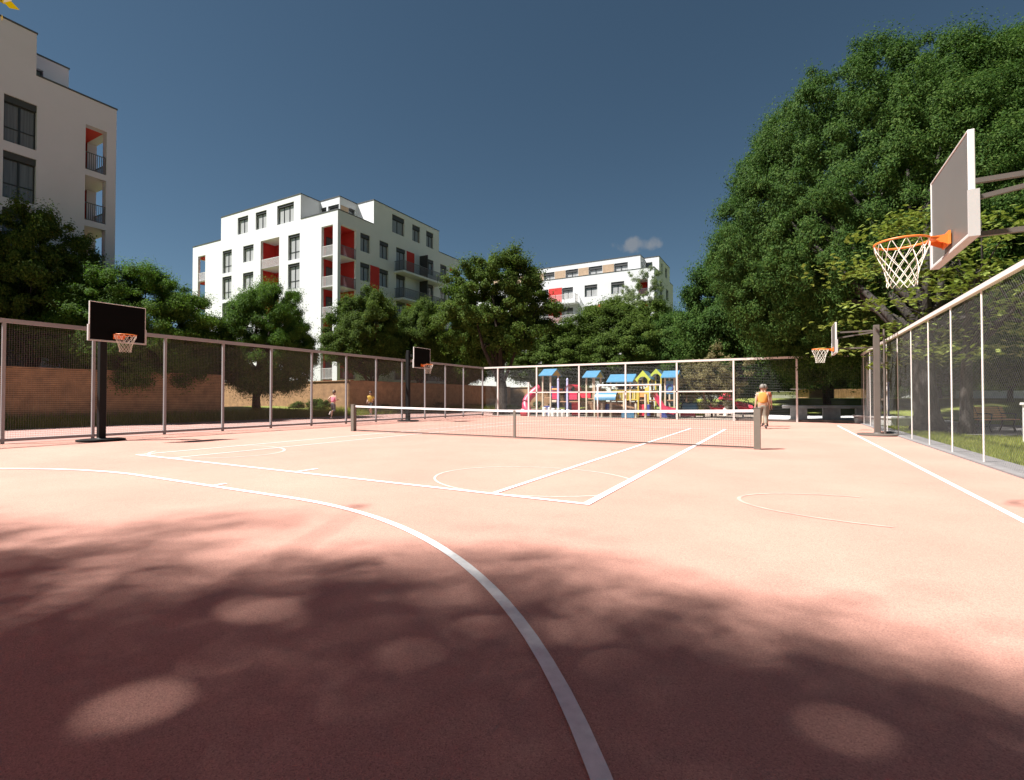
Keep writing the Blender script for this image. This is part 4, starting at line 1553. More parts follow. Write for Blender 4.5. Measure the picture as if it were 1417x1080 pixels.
def shade_tree(label, base, cc, rr, seed, ncl, nleaf):
    t = thing('tree', base, label, 'tree', G6)
    me = crown_mesh('crown', seed, ncl, nleaf, rr, 0.72, 0.10, 0.16, M['leaf_shade_tint'], 0.15, 0.15, holes=[((x - cc[0], y - cc[1], -cc[2]), r * 0.62) for x, y, r in GAPS])
    o = bpy.data.objects.new('crown', me)
    COL.objects.link(o)
    o.parent = t
    o.location = Vector(cc) - Vector(base)
    raw = list(me['centres'])
    cs = [Vector(raw[i:i + 3]) * 0.9 + Vector(cc) for i in range(0, len(raw), 3)]
    b = MB()
    limbs(b, base, Vector(base).lerp(Vector(cc), 0.5) + Vector((0, 0, -0.6)), 0.2, cs, random.Random(seed), 14)
    b.build('trunk', M['bark'], t, smooth=True)


# gaps cut through the leaf roof along sun rays to shape light spots
GAPS = [(-2.33, 1.04, 0.15), (-2.36, 1.43, 0.08), (-1.97, 1.15, 0.07), (-1.63, 1.87, 0.09), (-2.66, 1.86, 0.12), (0.2, 2.25, 0.1), (-2.0, 2.1, 0.06)]
SH1 = (Vector((-7.6, -3.75, 7.6)), (4.2, 3.1, 2.6))
SH2 = (Vector((-4.5, -2.95, 7.2)), (4.0, 3.4, 2.4))
SH3 = (Vector((-2.2, -2.95, 7.4)), (3.5, 2.9, 2.2))
shade_tree('shade tree outside the picture, left of the camera', (-7.5, -5.0, 0), SH1[0], SH1[1], 44, 340, 68)
shade_tree('shade tree outside the picture, behind the camera', (-3.2, -6.0, 0), SH2[0], SH2[1], 32, 330, 68)
shade_tree('shade tree outside the picture, behind the camera to the right', (1.6, -6.2, 0), SH3[0], SH3[1], 43, 340, 72)

# the yellowish twig of the left shade tree that hangs into the upper left corner
st_ = next(o for o in bpy.data.objects if o.get('label', '').endswith('left of the camera'))
pt = W(-9, 5.0, H + (551 + 2) / F * 5.0)
rg = np.random.default_rng(3)
q = []
for k in range(11):
    c0_ = np.array(pt) + rg.normal(size=3) * 0.055
    a_ = rg.normal(size=3)
    a_ /= np.linalg.norm(a_)
    b_ = np.cross(a_, rg.normal(size=3))
    b_ /= np.linalg.norm(b_)
    q.append(np.stack([c0_ - a_ * .07, c0_ + b_ * .035, c0_ + a_ * .07, c0_ - b_ * .035]) - np.array(st_.location))
o = bpy.data.objects.new('hanging_leaves', raw_mesh('hanging_leaves', np.concatenate(q), 4, M['leaf_twig']))
COL.objects.link(o)
o.parent = st_
b = MB()
b.tube([SH1[0] + Vector((0.5, 1.5, 0.6)), pt + Vector((0.1, -1.2, 0.9)), pt + Vector((0, -0.05, 0.1))], [0.04, 0.02, 0.005], 6)
b.build('twig', M['bark'], st_)

# shrubs at the foot of the walls and beside the path
for i, (x, y, r, h, lab) in enumerate([
    (-29.2, 24.6, 0.5, 0.9, 'rounded shrub at the foot of the sunlit wall end'),
    (-30.4, 24.9, 0.6, 1.0, 'larger shrub at the sunlit wall end, left of its neighbour'),
    (-32.0, 24.6, 0.55, 0.8, 'low shrub at the sunlit wall, nearest the lone round tree'),
    (-27.3, 29.0, 0.4, 0.6, 'low shrub under the shaded slatted wall near the yellow runner'),
    (-27.3, 36.0, 0.5, 0.7, 'low shrub under the shaded slatted wall behind the distant left hoop'),
    (-23.5, 52.6, 0.6, 0.8, 'shrub at the foot of the yellow wall by the playground'),
    (-25.5, 52.4, 0.5, 0.7, 'small shrub at the yellow wall behind the corner tree trunk'),
]):
    t = thing('shrub', (x, y, 0.1), lab, 'shrub', 'shrubs along the slatted walls')
    o = bpy.data.objects.new('foliage', CR['shrub'])
    COL.objects.link(o)
    o.parent = t
    o.location = (0, 0, h * 0.45)
    o.scale = (r, r, h * 0.6)
    o.rotation_euler = (0, 0, i * 1.1)

# ------------------------------------------------------------------ PLAYGROUND
def pm(name, c, rough=0.4):
    M[name] = mat(name, c, rough, 0.08, 4, coat=0.2)


pm('play_blue', (0.06, 0.18, 0.29))
pm('play_navy', (0.03, 0.05, 0.22))
pm('play_red', (0.62, 0.03, 0.06))
pm('play_pink', (0.48, 0.035, 0.085))
pm('play_yellow', (0.52, 0.42, 0.08))
pm('play_lime', (0.40, 0.46, 0.06))
pm('play_cream', (0.50, 0.44, 0.33), 0.6)
pm('play_lilac', (0.42, 0.44, 0.62))
pm('play_wood', (0.30, 0.17, 0.09), 0.7)
pm('play_orange', (0.75, 0.30, 0.10))
M['bench_wood'] = mat('bench_wood', (0.60, 0.29, 0.13), 0.6, 0.2, 5)
pm('play_white', (0.75, 0.73, 0.68))
YF = 31.2        # front line of the play structures
DX = 31.2 / 33.0


def X(u):
    """world x of column u on the play line"""
    r = math.tan(math.atan((u - 708.5) / F) - YAW)
    return r * (YF + 0.7)


def Zv(v, u=830):
    d = -X(u) * math.sin(YAW) + (YF + 0.7) * math.cos(YAW)
    return H + (551 - v) / F * d


def gable(b, x0, x1, y0, y1, z0, z1, th=0.05, axis='x'):
    """gable roof slabs; ridge runs along x (seen from its long side) or y"""
    if axis == 'x':
        ym = (y0 + y1) / 2
        for ya in (y0, y1):
            p = [(x0, ya, z0), (x1, ya, z0), (x1, ym, z1), (x0, ym, z1)]
            q = [(a, c, e - th) for a, c, e in p]
            for pts in (p, q[::-1], [p[0], p[1], q[1], q[0]], [p[1], p[2], q[2], q[1]], [p[3], p[0], q[0], q[3]]):
                b.face(pts)
    else:
        xm = (x0 + x1) / 2
        for xa in (x0, x1):
            p = [(xa, y0, z0), (xa, y1, z0), (xm, y1, z1), (xm, y0, z1)]
            q = [(a, c, e - th) for a, c, e in p]
            for pts in (p, q[::-1], [p[0], p[1], q[1], q[0]], [p[1], p[2], q[2], q[1]], [p[3], p[0], q[0], q[3]]):
                b.face(pts)


def posts(root, x0, x1, z1, m, y0=YF, y1=YF + 1.3, w=0.09, name='post'):
    for x in (x0, x1):
        for y in (y0, y1):
            b = MB()
            b.box(x - w / 2, x + w / 2, y - w / 2, y + w / 2, 0, z1)
            b.build(name, M[m], root)


def bx(root, name, m, *c, bevel=0.02):
    b = MB()
    b.box(*c)
    return b.build(name, M[m], root, bevel=bevel)


def roofed(root, u0, u1, v0, v1, postm='play_cream', roofm='play_blue', depth=1.3, ov=0.14):
    x0, x1 = X(u0), X(u1)
    zt, zb = Zv(v0, u0), Zv(v1, u0)
    posts(root, x0 + 0.08, x1 - 0.08, zb + 0.06, postm, YF, YF + depth)
    b = MB()
    gable(b, x0 - ov, x1 + ov, YF - 0.25, YF + depth + 0.25, zb, zt)
    b.build('roof', M[roofm], root)
    for x in (x0 - ov + 0.03, x1 + ov - 0.06):
        b = MB()
        ym = YF + depth / 2
        b.face([(x, YF - 0.2, zb), (x, YF + depth + 0.2, zb), (x, ym, zt - 0.05)])
        b.build('gable_end', M['play_yellow'], root)
    return x0, x1


PG = 'playground structures'
# --- left tower with the spiral slide
T1 = thing('play_tower', (X(763), YF, 0), 'play tower with curled red slide at the left end of the playground', 'play tower', PG)
x0, x1 = roofed(T1, 755.5, 769, 511, 520.5)
bx(T1, 'deck', 'play_wood', x0, x1, YF, YF + 1.3, 1.2, 1.28)
bx(T1, 'side_panel', 'play_navy', x0 + 0.08, x1 - 0.08, YF + 1.25, YF + 1.31, 1.28, 2.1)
bx(T1, 'lower_panel', 'play_navy', x0 + 0.02, x1 - 0.02, YF + 0.02, YF + 0.07, 0.05, 0.7)
b = MB()
pts = []
for k in range(0, 30):
    t_ = k / 29
    a = 0.2 + 2.9 * t_
    pts.append((x0 - 0.15 - 0.62 * math.sin(a) - 0.45 * t_, YF + 0.3 - 0.55 + 0.55 * math.cos(a), 2.0 - 1.75 * t_))
b.tube(pts, 0.28, 14)
b.build('slide', M['play_pink'], T1, smooth=True)
b = MB()
e_ = Vector(pts[-1])
b.tube([e_, e_ + Vector((-0.25, 0.02, -0.02)), e_ + Vector((-0.45, 0.04, 0.0))], [0.285, 0.34, 0.36], 14, cap=False)
b.tube([e_ + Vector((-0.2, 0.02, -0.02)), e_ + Vector((-0.21, 0.02, -0.02))], [0.27, 0.27], 14)
b.build('slide_mouth', M['play_red'], T1, smooth=True)
# play house with pink panels and lilac posts
xa, xb, xc = X(778), X(790.5), X(805)
for x in (xa, xb):
    b = MB()
    b.box(x - 0.06, x + 0.06, YF - 0.06, YF + 0.06, 0, Zv(527, 780))
    b.lathe([(0, 0.16), (0.06, 0.1), (0.085, 0.03), (0.06, 0)], (x, YF, Zv(527, 780)), 10)
    b.build('post', M['play_lilac'], T1)
bx(T1, 'side_panel', 'play_pink', x1 + 0.02, xa - 0.08, YF, YF + 0.05, Zv(553, 770), Zv(541, 770))
bx(T1, 'deck', 'play_orange', x1 + 0.02, xa - 0.08, YF - 0.05, YF + 1.0, Zv(540.5, 770), Zv(538, 770))
bx(T1, 'step', 'play_cream', x1 + 0.05, xa - 0.1, YF - 0.1, YF + 0.3, Zv(557, 770), Zv(554, 770))
b = MB()
for k in range(13):
    a0_, a1_ = PI * k / 13, PI * (k + 1) / 13
    xm, rw = (xb + xc) / 2 - 0.15, (xc - xb) / 2
    za = Zv(541, 795)
    for y in (YF, YF + 1.0):
        pass
    b.face([(xm + rw * math.cos(a0_), YF - 0.1, za + 0.42 * math.sin(a0_)), (xm + rw * math.cos(a1_), YF - 0.1, za + 0.42 * math.sin(a1_)),
            (xm + rw * math.cos(a1_), YF + 1.1, za + 0.42 * math.sin(a1_)), (xm + rw * math.cos(a0_), YF + 1.1, za + 0.42 * math.sin(a0_))])
b.build('arched_roof', M['play_red'], T1, smooth=True)
bx(T1, 'side_panel', 'play_pink', xb + 0.08, xc - 0.05, YF, YF + 0.05, Zv(553.5, 795), Zv(543, 795))
bx(T1, 'side_panel', 'play_red', xb + 0.1, xc - 0.1, YF + 0.5, YF + 0.55, 0.05, Zv(556, 795))
bx(T1, 'deck', 'play_wood', xa, xc, YF, YF + 1.1, 0.95, 1.03)
bx(T1, 'back_panel', 'play_navy', xa + 0.05, xb - 0.05, YF + 1.0, YF + 1.05, 0.3, 2.0)
for k, u in enumerate((764, 770, 776, 782, 788.5, 795)):
    b = MB()
    h_ = 0.62 - 0.07 * (k // 2)
    b.lathe([(0, 0), (0.14, 0), (0.14, h_ - 0.03), (0.12, h_), (0, h_)], (X(u), YF - 0.55 + 0.1 * (k % 2), 0), 14)
    b.build('stepping_post', M['play_white'], T1)
# bridge towards the middle tower
bx(T1, 'bridge', 'play_red', xc, X(820), YF + 0.3, YF + 0.38, Zv(551, 812), Zv(545, 812))

# --- middle tower with the long roof, half tunnel and climbing frame
T2 = thing('play_tower', (X(850), YF, 0), 'middle play tower with long blue roof and blue half tunnel', 'play tower', PG)
x0, x1 = roofed(T2, 815, 829, 513.5, 523)
bx(T2, 'deck', 'play_wood', x0, x1, YF, YF + 1.3, 1.15, 1.23)
bx(T2, 'side_panel', 'play_wood', x0 + 0.06, x1 - 0.06, YF + 1.2, YF + 1.26, 1.2, 2.0)
x2, x3 = roofed(T2, 848, 878, 518.5, 529)
bx(T2, 'deck', 'play_wood', x2, x3, YF, YF + 1.3, 1.05, 1.13)
bx(T2, 'side_panel', 'play_navy', x2 + 0.2, x3 - 0.2, YF + 1.25, YF + 1.3, 1.2, 1.9)
b = MB()
n = 12
xa, xb = X(832), X(860)
for k in range(n):
    a0_, a1_ = PI * k / n, PI * (k + 1) / n
    c0 = (YF - 0.2 + 0.45 * math.cos(a0_), Zv(554, 845) + 0.5 * math.sin(a0_))
    c1 = (YF - 0.2 + 0.45 * math.cos(a1_), Zv(554, 845) + 0.5 * math.sin(a1_))
    b.face([(xa, c0[0], c0[1]), (xb, c0[0], c0[1]), (xb, c1[0], c1[1]), (xa, c1[0], c1[1])])
b.build('tunnel', M['play_blue'], T2, smooth=True)
b = MB()
for k in range(14):
    x = X(853) + (X(888) - X(853)) * k / 13
    b.box(x - 0.035, x + 0.035, YF - 0.02, YF + 0.03, Zv(553, 870), Zv(540, 870))
b.box(X(853), X(888), YF - 0.03, YF + 0.04, Zv(541, 870), Zv(539.5, 870))
b.box(X(853), X(888), YF - 0.03, YF + 0.04, Zv(554, 870), Zv(552.5, 870))
b.build('railing', M['play_yellow'], T2)
# climbing net of brown rope between middle towers
b = MB()
xl, xr = X(806), X(905)
n = 26
for k in range(n + 1):
    x = xl + (xr - xl) * k / n
    b.tube([(x, YF + 0.9, 0.02), (x, YF + 0.55, 0.95)], 0.018, 5, cap=False)
for k in range(8):
    t_ = k / 7
    b.tube([(xl, YF + 0.9 - 0.35 * t_, 0.05 + 0.9 * t_), (xr, YF + 0.9 - 0.35 * t_, 0.05 + 0.9 * t_)], 0.018, 5, cap=False)
b.build('climbing_net', M['play_wood'], T2)
bx(T2, 'back_panel', 'play_wood', xl + 0.1, xr - 0.1, YF + 1.1, YF + 1.16, 0.02, 1.0)
for u, zt in ((852, 0.95), (886, 0.9), (870, 1.55), (899, 1.5), (840, 0.9)):
    b = MB()
    b.tube([(X(u), YF - 0.35, 0), (X(u), YF - 0.35, zt)], 0.085, 10)
    b.build('post', M['play_cream'], T2)
b = MB()
b.lathe([(0, 0.35), (0.16, 0.36), (0.2, 0.6), (0.16, 0.86), (0, 0.87)], (X(847), YF - 0.15, 0), 14)
b.build('drum', M['play_navy'], T2)
b = MB()
b.beam((X(848), YF - 0.3, 0.95), (X(883), YF - 0.3, 0.62), 0.12, 0.1)
b.build('balance_beam', M['play_wood'], T2)
bx(T2, 'lower_panel', 'play_blue', X(869), X(886), YF - 0.8, YF - 0.74, 0.0, 0.36)

# --- right tower with arched gables and red slide
T3 = thing('play_tower', (X(908), YF, 0), 'right play tower with yellow arched gables and blue roofs', 'play tower', PG)
for (u0, u1, v0, v1, yo) in ((886, 902, 514, 525, 0.0), (899, 914, 510.5, 520, 1.1)):
    x0, x1 = X(u0), X(u1)
    zt, zb = Zv(v0, u0), Zv(v1, u0)
    posts(T3, x0 + 0.05, x1 - 0.05, zb + 0.02, 'play_yellow', YF + yo, YF + yo + 1.1, 0.08)
    b = MB()
    gable(b, x0 - 0.1, x1 + 0.1, YF + yo - 0.05, YF + yo + 1.3, zb, zt, 0.05, 'y')
    b.build('roof', M['play_blue'], T3)
    # arched front board
    b = MB()
    xm, hw = (x0 + x1) / 2, (x1 - x0) / 2 + 0.12
    n = 12
    for k in range(n):
        t0, t1 = k / n, (k + 1) / n
        ix0, ix1 = xm - (hw - 0.16) * math.cos(PI * t0), xm - (hw - 0.16) * math.cos(PI * t1)
        iz0, iz1 = zb - 0.25 + 0.38 * math.sin(PI * t0), zb - 0.25 + 0.38 * math.sin(PI * t1)
        ox0, ox1 = xm - hw + 2 * hw * t0, xm - hw + 2 * hw * t1
        oz0, oz1 = zb - 0.05 + (zt - zb + 0.06) * (1 - abs(2 * t0 - 1)), zb - 0.05 + (zt - zb + 0.06) * (1 - abs(2 * t1 - 1))
        for y in (YF + yo - 0.12, YF + yo - 0.07):
            b.face([(ix0, y, iz0), (ix1, y, iz1), (ox1, y, oz1), (ox0, y, oz0)])
        b.face([(ox0, YF + yo - 0.12, oz0), (ox1, YF + yo - 0.12, oz1), (ox1, YF + yo - 0.07, oz1), (ox0, YF + yo - 0.07, oz0)])
        b.face([(ix0, YF + yo - 0.12, iz0), (ix1, YF + yo - 0.12, iz1), (ix1, YF + yo - 0.07, iz1), (ix0, YF + yo - 0.07, iz0)])
    b.build('arched_gable', M['play_lime'], T3)
xa, xb = X(886), X(914)
bx(T3, 'deck', 'play_wood', xa, xb, YF, YF + 2.0, 1.05, 1.13)
bx(T3, 'side_panel', 'play_orange', X(889), X(897), YF, YF + 0.05, 1.3, 1.62)
bx(T3, 'side_panel', 'play_wood', X(902), X(912), YF + 0.2, YF + 0.25, 1.28, 1.75)
bx(T3, 'side_panel', 'play_yellow', X(896), X(900.5), YF - 0.02, YF + 0.06, 1.0, 1.9)
bx(T3, 'lower_panel', 'play_red', X(888), X(895.5), YF + 0.1, YF + 0.15, 0.1, 0.85)
bx(T3, 'lower_panel', 'play_navy', X(898), X(904.5), YF - 0.1, YF - 0.05, 0.1, 0.85)
x0, x1 = roofed(T3, 922, 938, 513.5, 523)
bx(T3, 'deck', 'play_wood', x0, x1, YF, YF + 1.3, 1.05, 1.13)
bp = bx(T3, 'picture_panel', 'play_blue', x0 + 0.05, x1 - 0.05, YF - 0.02, YF + 0.04, Zv(546, 930), Zv(528, 930))
b = MB()
zc = Zv(537, 930)
b.tube([((x0 + x1) / 2 + 0.2 * math.cos(2 * PI * k / 20), YF - 0.045, zc + 0.2 * math.sin(2 * PI * k / 20)) for k in range(20)], 0.035, 6, closed=True)
b.build('ring', M['play_navy'], bp)
b = MB()
for (w0, w1) in ((0.0, 1.0),):
    n = 14
    for k in range(n):
        t0, t1 = k / n, (k + 1) / n
        f = lambda t: (X(913) + (X(939) - X(913)) * t, Zv(550, 915) - (Zv(550, 915) - 0.32) * (t * 1.9 if t < 0.45 else 0.855 + 0.145 * (t - 0.45) / 0.55))
        (xa_, za_), (xb_, zb_) = f(t0), f(t1)
        b.face([(xa_, YF - 0.85, za_), (xb_, YF - 0.85, zb_), (xb_, YF - 0.25, zb_), (xa_, YF - 0.25, za_)])
        for y in (YF - 0.87, YF - 0.23):
            b.face([(xa_, y, za_ - 0.06), (xb_, y, zb_ - 0.06), (xb_, y, zb_ + 0.3), (xa_, y, za_ + 0.3)])
b.build('slide', M['play_pink'], T3)
bx(T3, 'lower_panel', 'play_navy', X(918), X(938), YF - 0.1, YF - 0.04, 0.02, 0.45)

# --- small play house right of the fence post
T4 = thing('play_house', (X(955), YF + 1.5, 0), 'low yellow play house with blue half tunnel behind drooping branches', 'play house', PG)
YQ = YF + 1.6
x0, x1 = X(942), X(969)
bx(T4, 'side_panel', 'play_lime', x0 + 0.4, x1, YQ + 0.5, YQ + 0.56, 0.1, 1.15)
b = MB()
for k in range(12):
    a0_, a1_ = PI * k / 12, PI * (k + 1) / 12
    b.face([(x0, YQ + .45 * math.cos(a0_), .4 + .55 * math.sin(a0_)), (x1 - 0.3, YQ + .45 * math.cos(a0_), .4 + .55 * math.sin(a0_)),
            (x1 - 0.3, YQ + .45 * math.cos(a1_), .4 + .55 * math.sin(a1_)), (x0, YQ + .45 * math.cos(a1_), .4 + .55 * math.sin(a1_))])
b.build('tunnel', M['play_blue'], T4, smooth=True)
bx(T4, 'bench', 'play_pink', x0 - 0.1, x0 + 0.75, YQ - 0.5, YQ - 0.1, 0.08, 0.42)
for x in (x1, x1 - 0.55, x0 + 0.1):
    b = MB()
    b.box(x - 0.05, x + 0.05, YQ + 0.6, YQ + 0.7, 0, 1.75)
    b.build('post', M['play_wood'], T4)

# --- white goal in front of the back fence
gl = thing('football_goal', (-8.0, FY1 - 0.4, 0), 'white football goal frame standing before the back fence', 'goal')
gy = FY1 - 0.35
gx0, gx1 = -10.05, -6.25
for x in (gx0, gx1):
    b = MB()
    b.tube([(x, gy, 0), (x, gy, 2.0)], 0.045, 10)
    b.build('goal_post', M['tape'], gl, smooth=True)
b = MB()
b.tube([(gx0 - 0.04, gy, 2.02), (gx1 + 0.04, gy, 2.02)], 0.045, 10)
b.build('crossbar', M['tape'], gl, smooth=True)

# --- red tilted canvas seats on short stems
def play_seat(x, y, label, rz, s):
    t = thing('dish_swing', (x, y, 0), label, 'dish swing', 'red tilted play seats', rz)
    b = MB()
    b.tube([(0, 0, 0), (0, 0, 0.35 * s)], 0.06, 10)
    b.build('stem', M['play_white'], t, world=False)
    b = MB()
    n = 16
    prof = [(0.02, 0.3), (0.45, 0.62), (0.78, 0.98)]
    for j in range(2):
        for k in range(n):
            a0_, a1_ = 2 * PI * k / n, 2 * PI * (k + 1) / n
            q = []
            for (jj, a) in ((j, a0_), (j, a1_), (j + 1, a1_), (j + 1, a0_)):
                r, z = prof[jj]
                q.append((r * math.cos(a) * s, r * math.sin(a) * s * 0.8, (z + 0.3 * r * math.cos(a)) * s))
            b.face(q)
    b.build('shell', M['play_red'], t, world=False, smooth=True)
    return t


p = W(1028, 31.0)
play_seat(p.x, p.y, 'red tilted dish seat right beside the man in the orange vest', 2.4, 0.85)
p = W(990, 31.2)
play_seat(p.x, p.y, 'red tilted dish seat left of the dark tree trunk', 2.2, 0.8)
p = W(1004, 34.5)
t = thing('toadstool', (p.x, p.y, 0), 'red capped play toadstool behind the red seats', 'toadstool')
b = MB()
b.lathe([(0.16, 0), (0.14, 0.8), (0.12, 1.2)], (p.x, p.y, 0), 14)
b.build('stem', M['play_white'], t, smooth=True)
b = MB()
b.lathe([(0.12, 1.12), (0.5, 1.1), (0.42, 1.4), (0.2, 1.6), (0.0, 1.65)], (p.x, p.y, 0), 18)
b.build('cap', M['play_red'], t, smooth=True)

# ------------------------------------------------------------------ PARK FURNITURE
def stone_table(u, d, label):
    p = W(u, d)
    t = thing('stone_table', (p.x, p.y, 0), label, 'stone table', 'stone tables behind the back fence')
    b = MB()
    b.box(-0.42, 0.42, -0.42, 0.42, 0, 0.66)
    b.build('base', M['concrete'], t, world=False, bevel=0.02)
    b = MB()
    b.box(-0.84, 0.84, -0.75, 0.75, 0.66, 0.82)
    b.build('table_top', M['concrete'], t, world=False, bevel=0.02)
    return t


stone_table(1105, 28.6, 'grey stone table behind the back fence, nearest the orange vested man')
stone_table(1150, 28.4, 'grey stone table behind the back fence, middle one of the row')
stone_table(1196, 28.2, 'grey stone table behind the distant right hoop, half hidden by a fence post')

# park bench
p = W(1370, 18.6)
bn = thing('park_bench', (p.x, p.y, 0), 'wooden park bench with black cast legs beyond the right fence', 'bench', None, YAW + 0.25)
b = MB()
for k in range(5):
    b.box(-0.85, 0.85, -0.42 + 0.085 * k, -0.35 + 0.085 * k, 0.43, 0.465)
b.build('seat', M['bench_wood'], bn, world=False)
b = MB()
for k in range(5):
    z = 0.54 + 0.085 * k
    y = 0.02 + 0.03 * k
    b.beam((-0.85, y, z), (0.85, y, z), 0.03, 0.07)
b.build('backrest', M['bench_wood'], bn, world=False)
for x in (-0.62, 0.62):
    b = MB()
    b.tube([(x, -0.4, 0.0), (x, -0.34, 0.2), (x, -0.38, 0.42)], [0.035, 0.028, 0.03], 8)
    b.tube([(x, 0.1, 0.0), (x, 0.02, 0.2), (x, 0.0, 0.42), (x, 0.15, 0.95)], [0.035, 0.028, 0.03, 0.02], 8)
    b.tube([(x, -0.38, 0.42), (x, 0.0, 0.42)], 0.028, 8)
    b.tube([(x, -0.44, 0.64), (x, -0.3, 0.67), (x, 0.06, 0.66)], 0.026, 8)
    b.tube([(x, -0.4, 0.42), (x, -0.42, 0.64)], 0.022, 8)
    b.tube([(x, -0.34, 0.2), (x, 0.02, 0.2)], 0.02, 8)
    b.build('leg', M['frame'], bn, world=False, smooth=True)

# low white platform seat beyond the chain link fence
p = W(1252, 22.5)
t = thing('concrete_seat', (p.x, p.y, 0), 'low white concrete seat block left of the thickest trunk', 'concrete seat', None, YAW)
b = MB()
b.box(-0.95, 0.75, -0.4, 2.0, 0.0, 0.32)
b.build('base', M['concrete'], t, world=False)
b = MB()
b.box(-1.0, 0.8, -0.45, 2.05, 0.32, 0.4)
b.build('seat_slab', M['concrete_pale'], t, world=False, bevel=0.01)

# grey concrete pillar at the right picture edge
p = W(1434, 13.5)
t = thing('concrete_pillar', (p.x, p.y, 0), 'pale concrete pillar at the right picture edge behind the fence', 'pillar')
b = MB()
b.box(p.x - 0.22, p.x + 0.22, p.y - 0.22, p.y + 0.22, 0, 1.05)
b.build('shaft', M['concrete_pale'], t, bevel=0.02)
b = MB()
b.box(p.x - 0.26, p.x + 0.26, p.y - 0.26, p.y + 0.26, 1.05, 1.12)
b.build('cap', M['concrete_pale'], t, bevel=0.01)

# cabin, low wall and slatted fence on the lawn
p = W(1130, 58)
gz = ground_h(p.x, p.y)
t = thing('wooden_cabin', (p.x, p.y, gz), 'small brown wooden cabin with flat roof on the lawn', 'cabin', None, YAW)
b = MB()
b.box(-1.6, 1.3, -1.2, 1.2, 0, 1.0)
b.build('wall', M['play_wood'], t, world=False)
b = MB()
b.box(-2.2, 1.8, -1.6, 1.6, 1.0, 1.12)
b.build('roof', M['pole_brown'], t, world=False)
p = W(1095, 62)
t = thing('low_wall', (p.x, p.y, ground_h(p.x, p.y)), 'low white wall on the lawn behind the stone tables', 'wall', None, YAW)
b = MB()
b.box(-4.5, 1.0, -0.15, 0.15, -0.2, 0.75)
b.build('wall', M['concrete_pale'], t, world=False)
b = MB()
b.box(-4.55, 1.05, -0.2, 0.2, 0.75, 0.82)
b.build('coping', M['concrete_pale'], t, world=False)
p = W(1172, 60)
t = thing('slatted_fence', (p.x, p.y, ground_h(p.x, p.y)), 'low tan slatted fence on the lawn right of the cabin', 'fence', None, YAW)
b = MB()
for k in range(26):
    b.box(-2.6 + 0.2 * k, -2.45 + 0.2 * k, -0.02, 0.02, 0, 1.1)
b.build('pales', M['slat'], t, world=False)
b = MB()
for z in (0.25, 0.85):
    b.box(-2.65, 2.6, 0.021, 0.06, z, z + 0.08)
b.build('rail', M['slat'], t, world=False)
p = W(1395, 46)
t = thing('low_wall', (p.x, p.y, ground_h(p.x, p.y)), 'long pale low wall on the rise behind the bench', 'wall', None, YAW)
b = MB()
b.box(-5, 8, -0.15, 0.15, -0.2, 0.6)
b.build('wall', M['concrete_pale'], t, world=False)
b = MB()
b.box(-5.05, 8.05, -0.2, 0.2, 0.6, 0.68)
b.build('coping', M['concrete_pale'], t, world=False)
# blue signpost seen through the fence
p = W(1229, 24)
t = thing('post', (p.x, p.y, 0), 'slim dark blue post behind the chain link fence by the white seat', 'post')
b = MB()
b.tube([(p.x, p.y, 0), (p.x, p.y, 1.95)], 0.05, 10)
b.build('shaft', M['play_navy'], t)
b = MB()
b.lathe([(0.07, 0), (0.07, 0.06), (0, 0.1)], (p.x, p.y, 1.95), 12)
b.build('cap', M['play_navy'], t)

# ------------------------------------------------------------------ PEOPLE
M['skin'] = mat('skin', (0.48, 0.29, 0.20), 0.55, 0.05, 6)
M['skin_old'] = mat('skin_tanned', (0.42, 0.25, 0.17), 0.55, 0.05, 6)
M['hair_dark'] = mat('dark_hair', (0.045, 0.028, 0.02), 0.6, 0.2, 40)
M['hair_brown'] = mat('brown_hair', (0.10, 0.06, 0.035), 0.6, 0.2, 40)
M['hair_grey'] = mat('grey_hair', (0.15, 0.135, 0.115), 0.6, 0.2, 40)
M['pink_cloth'] = mat('pink_cloth', (0.62, 0.16, 0.22), 0.8, 0.08, 8)
M['yellow_cloth'] = mat('yellow_cloth', (0.68, 0.42, 0.06), 0.8, 0.08, 8)
M['orange_cloth'] = mat('orange_cloth', (0.58, 0.25, 0.05), 0.8, 0.08, 8)
M['red_cloth'] = mat('brick_cloth', (0.32, 0.08, 0.04), 0.8, 0.08, 8)
M['grey_cloth'] = mat('grey_cloth', (0.10, 0.10, 0.105), 0.8, 0.08, 8)
M['black_cloth'] = mat('black_cloth', (0.02, 0.02, 0.022), 0.8, 0.08, 8)
M['beige_cloth'] = mat('beige_cloth', (0.20, 0.175, 0.135), 0.85, 0.08, 8)
M['shoe'] = mat('shoe', (0.06, 0.045, 0.04), 0.6, 0.1, 8)
M['shoe_pale'] = mat('pale_shoe', (0.40, 0.32, 0.30), 0.6, 0.1, 8)
M['eye'] = mat('eye', (0.03, 0.02, 0.02), 0.3, 0.05, 8)


def skin_obj(name, verts, edges, m, parent, root=0, sub=2):
    """verts: list of (xyz, (rx, ry))"""
    me = bpy.data.meshes.new(name)
    me.from_pydata([v[0] for v in verts], edges, [])
    o = bpy.data.objects.new(name, me)
    COL.objects.link(o)
    o.parent = parent
    sk = o.modifiers.new('skin', 'SKIN')
    sk.use_smooth_shade = True
    if not me.skin_vertices:
        me.skin_vertices.new()
    for i, v in enumerate(verts):
        s = me.skin_vertices[0].data[i]
        s.radius = v[1] if isinstance(v[1], tuple) else (v[1], v[1])
        s.use_root = (i == root)
    ss = o.modifiers.new('subdivision', 'SUBSURF')
    ss.levels = sub
    ss.render_levels = sub
    me.materials.append(m)
    return o


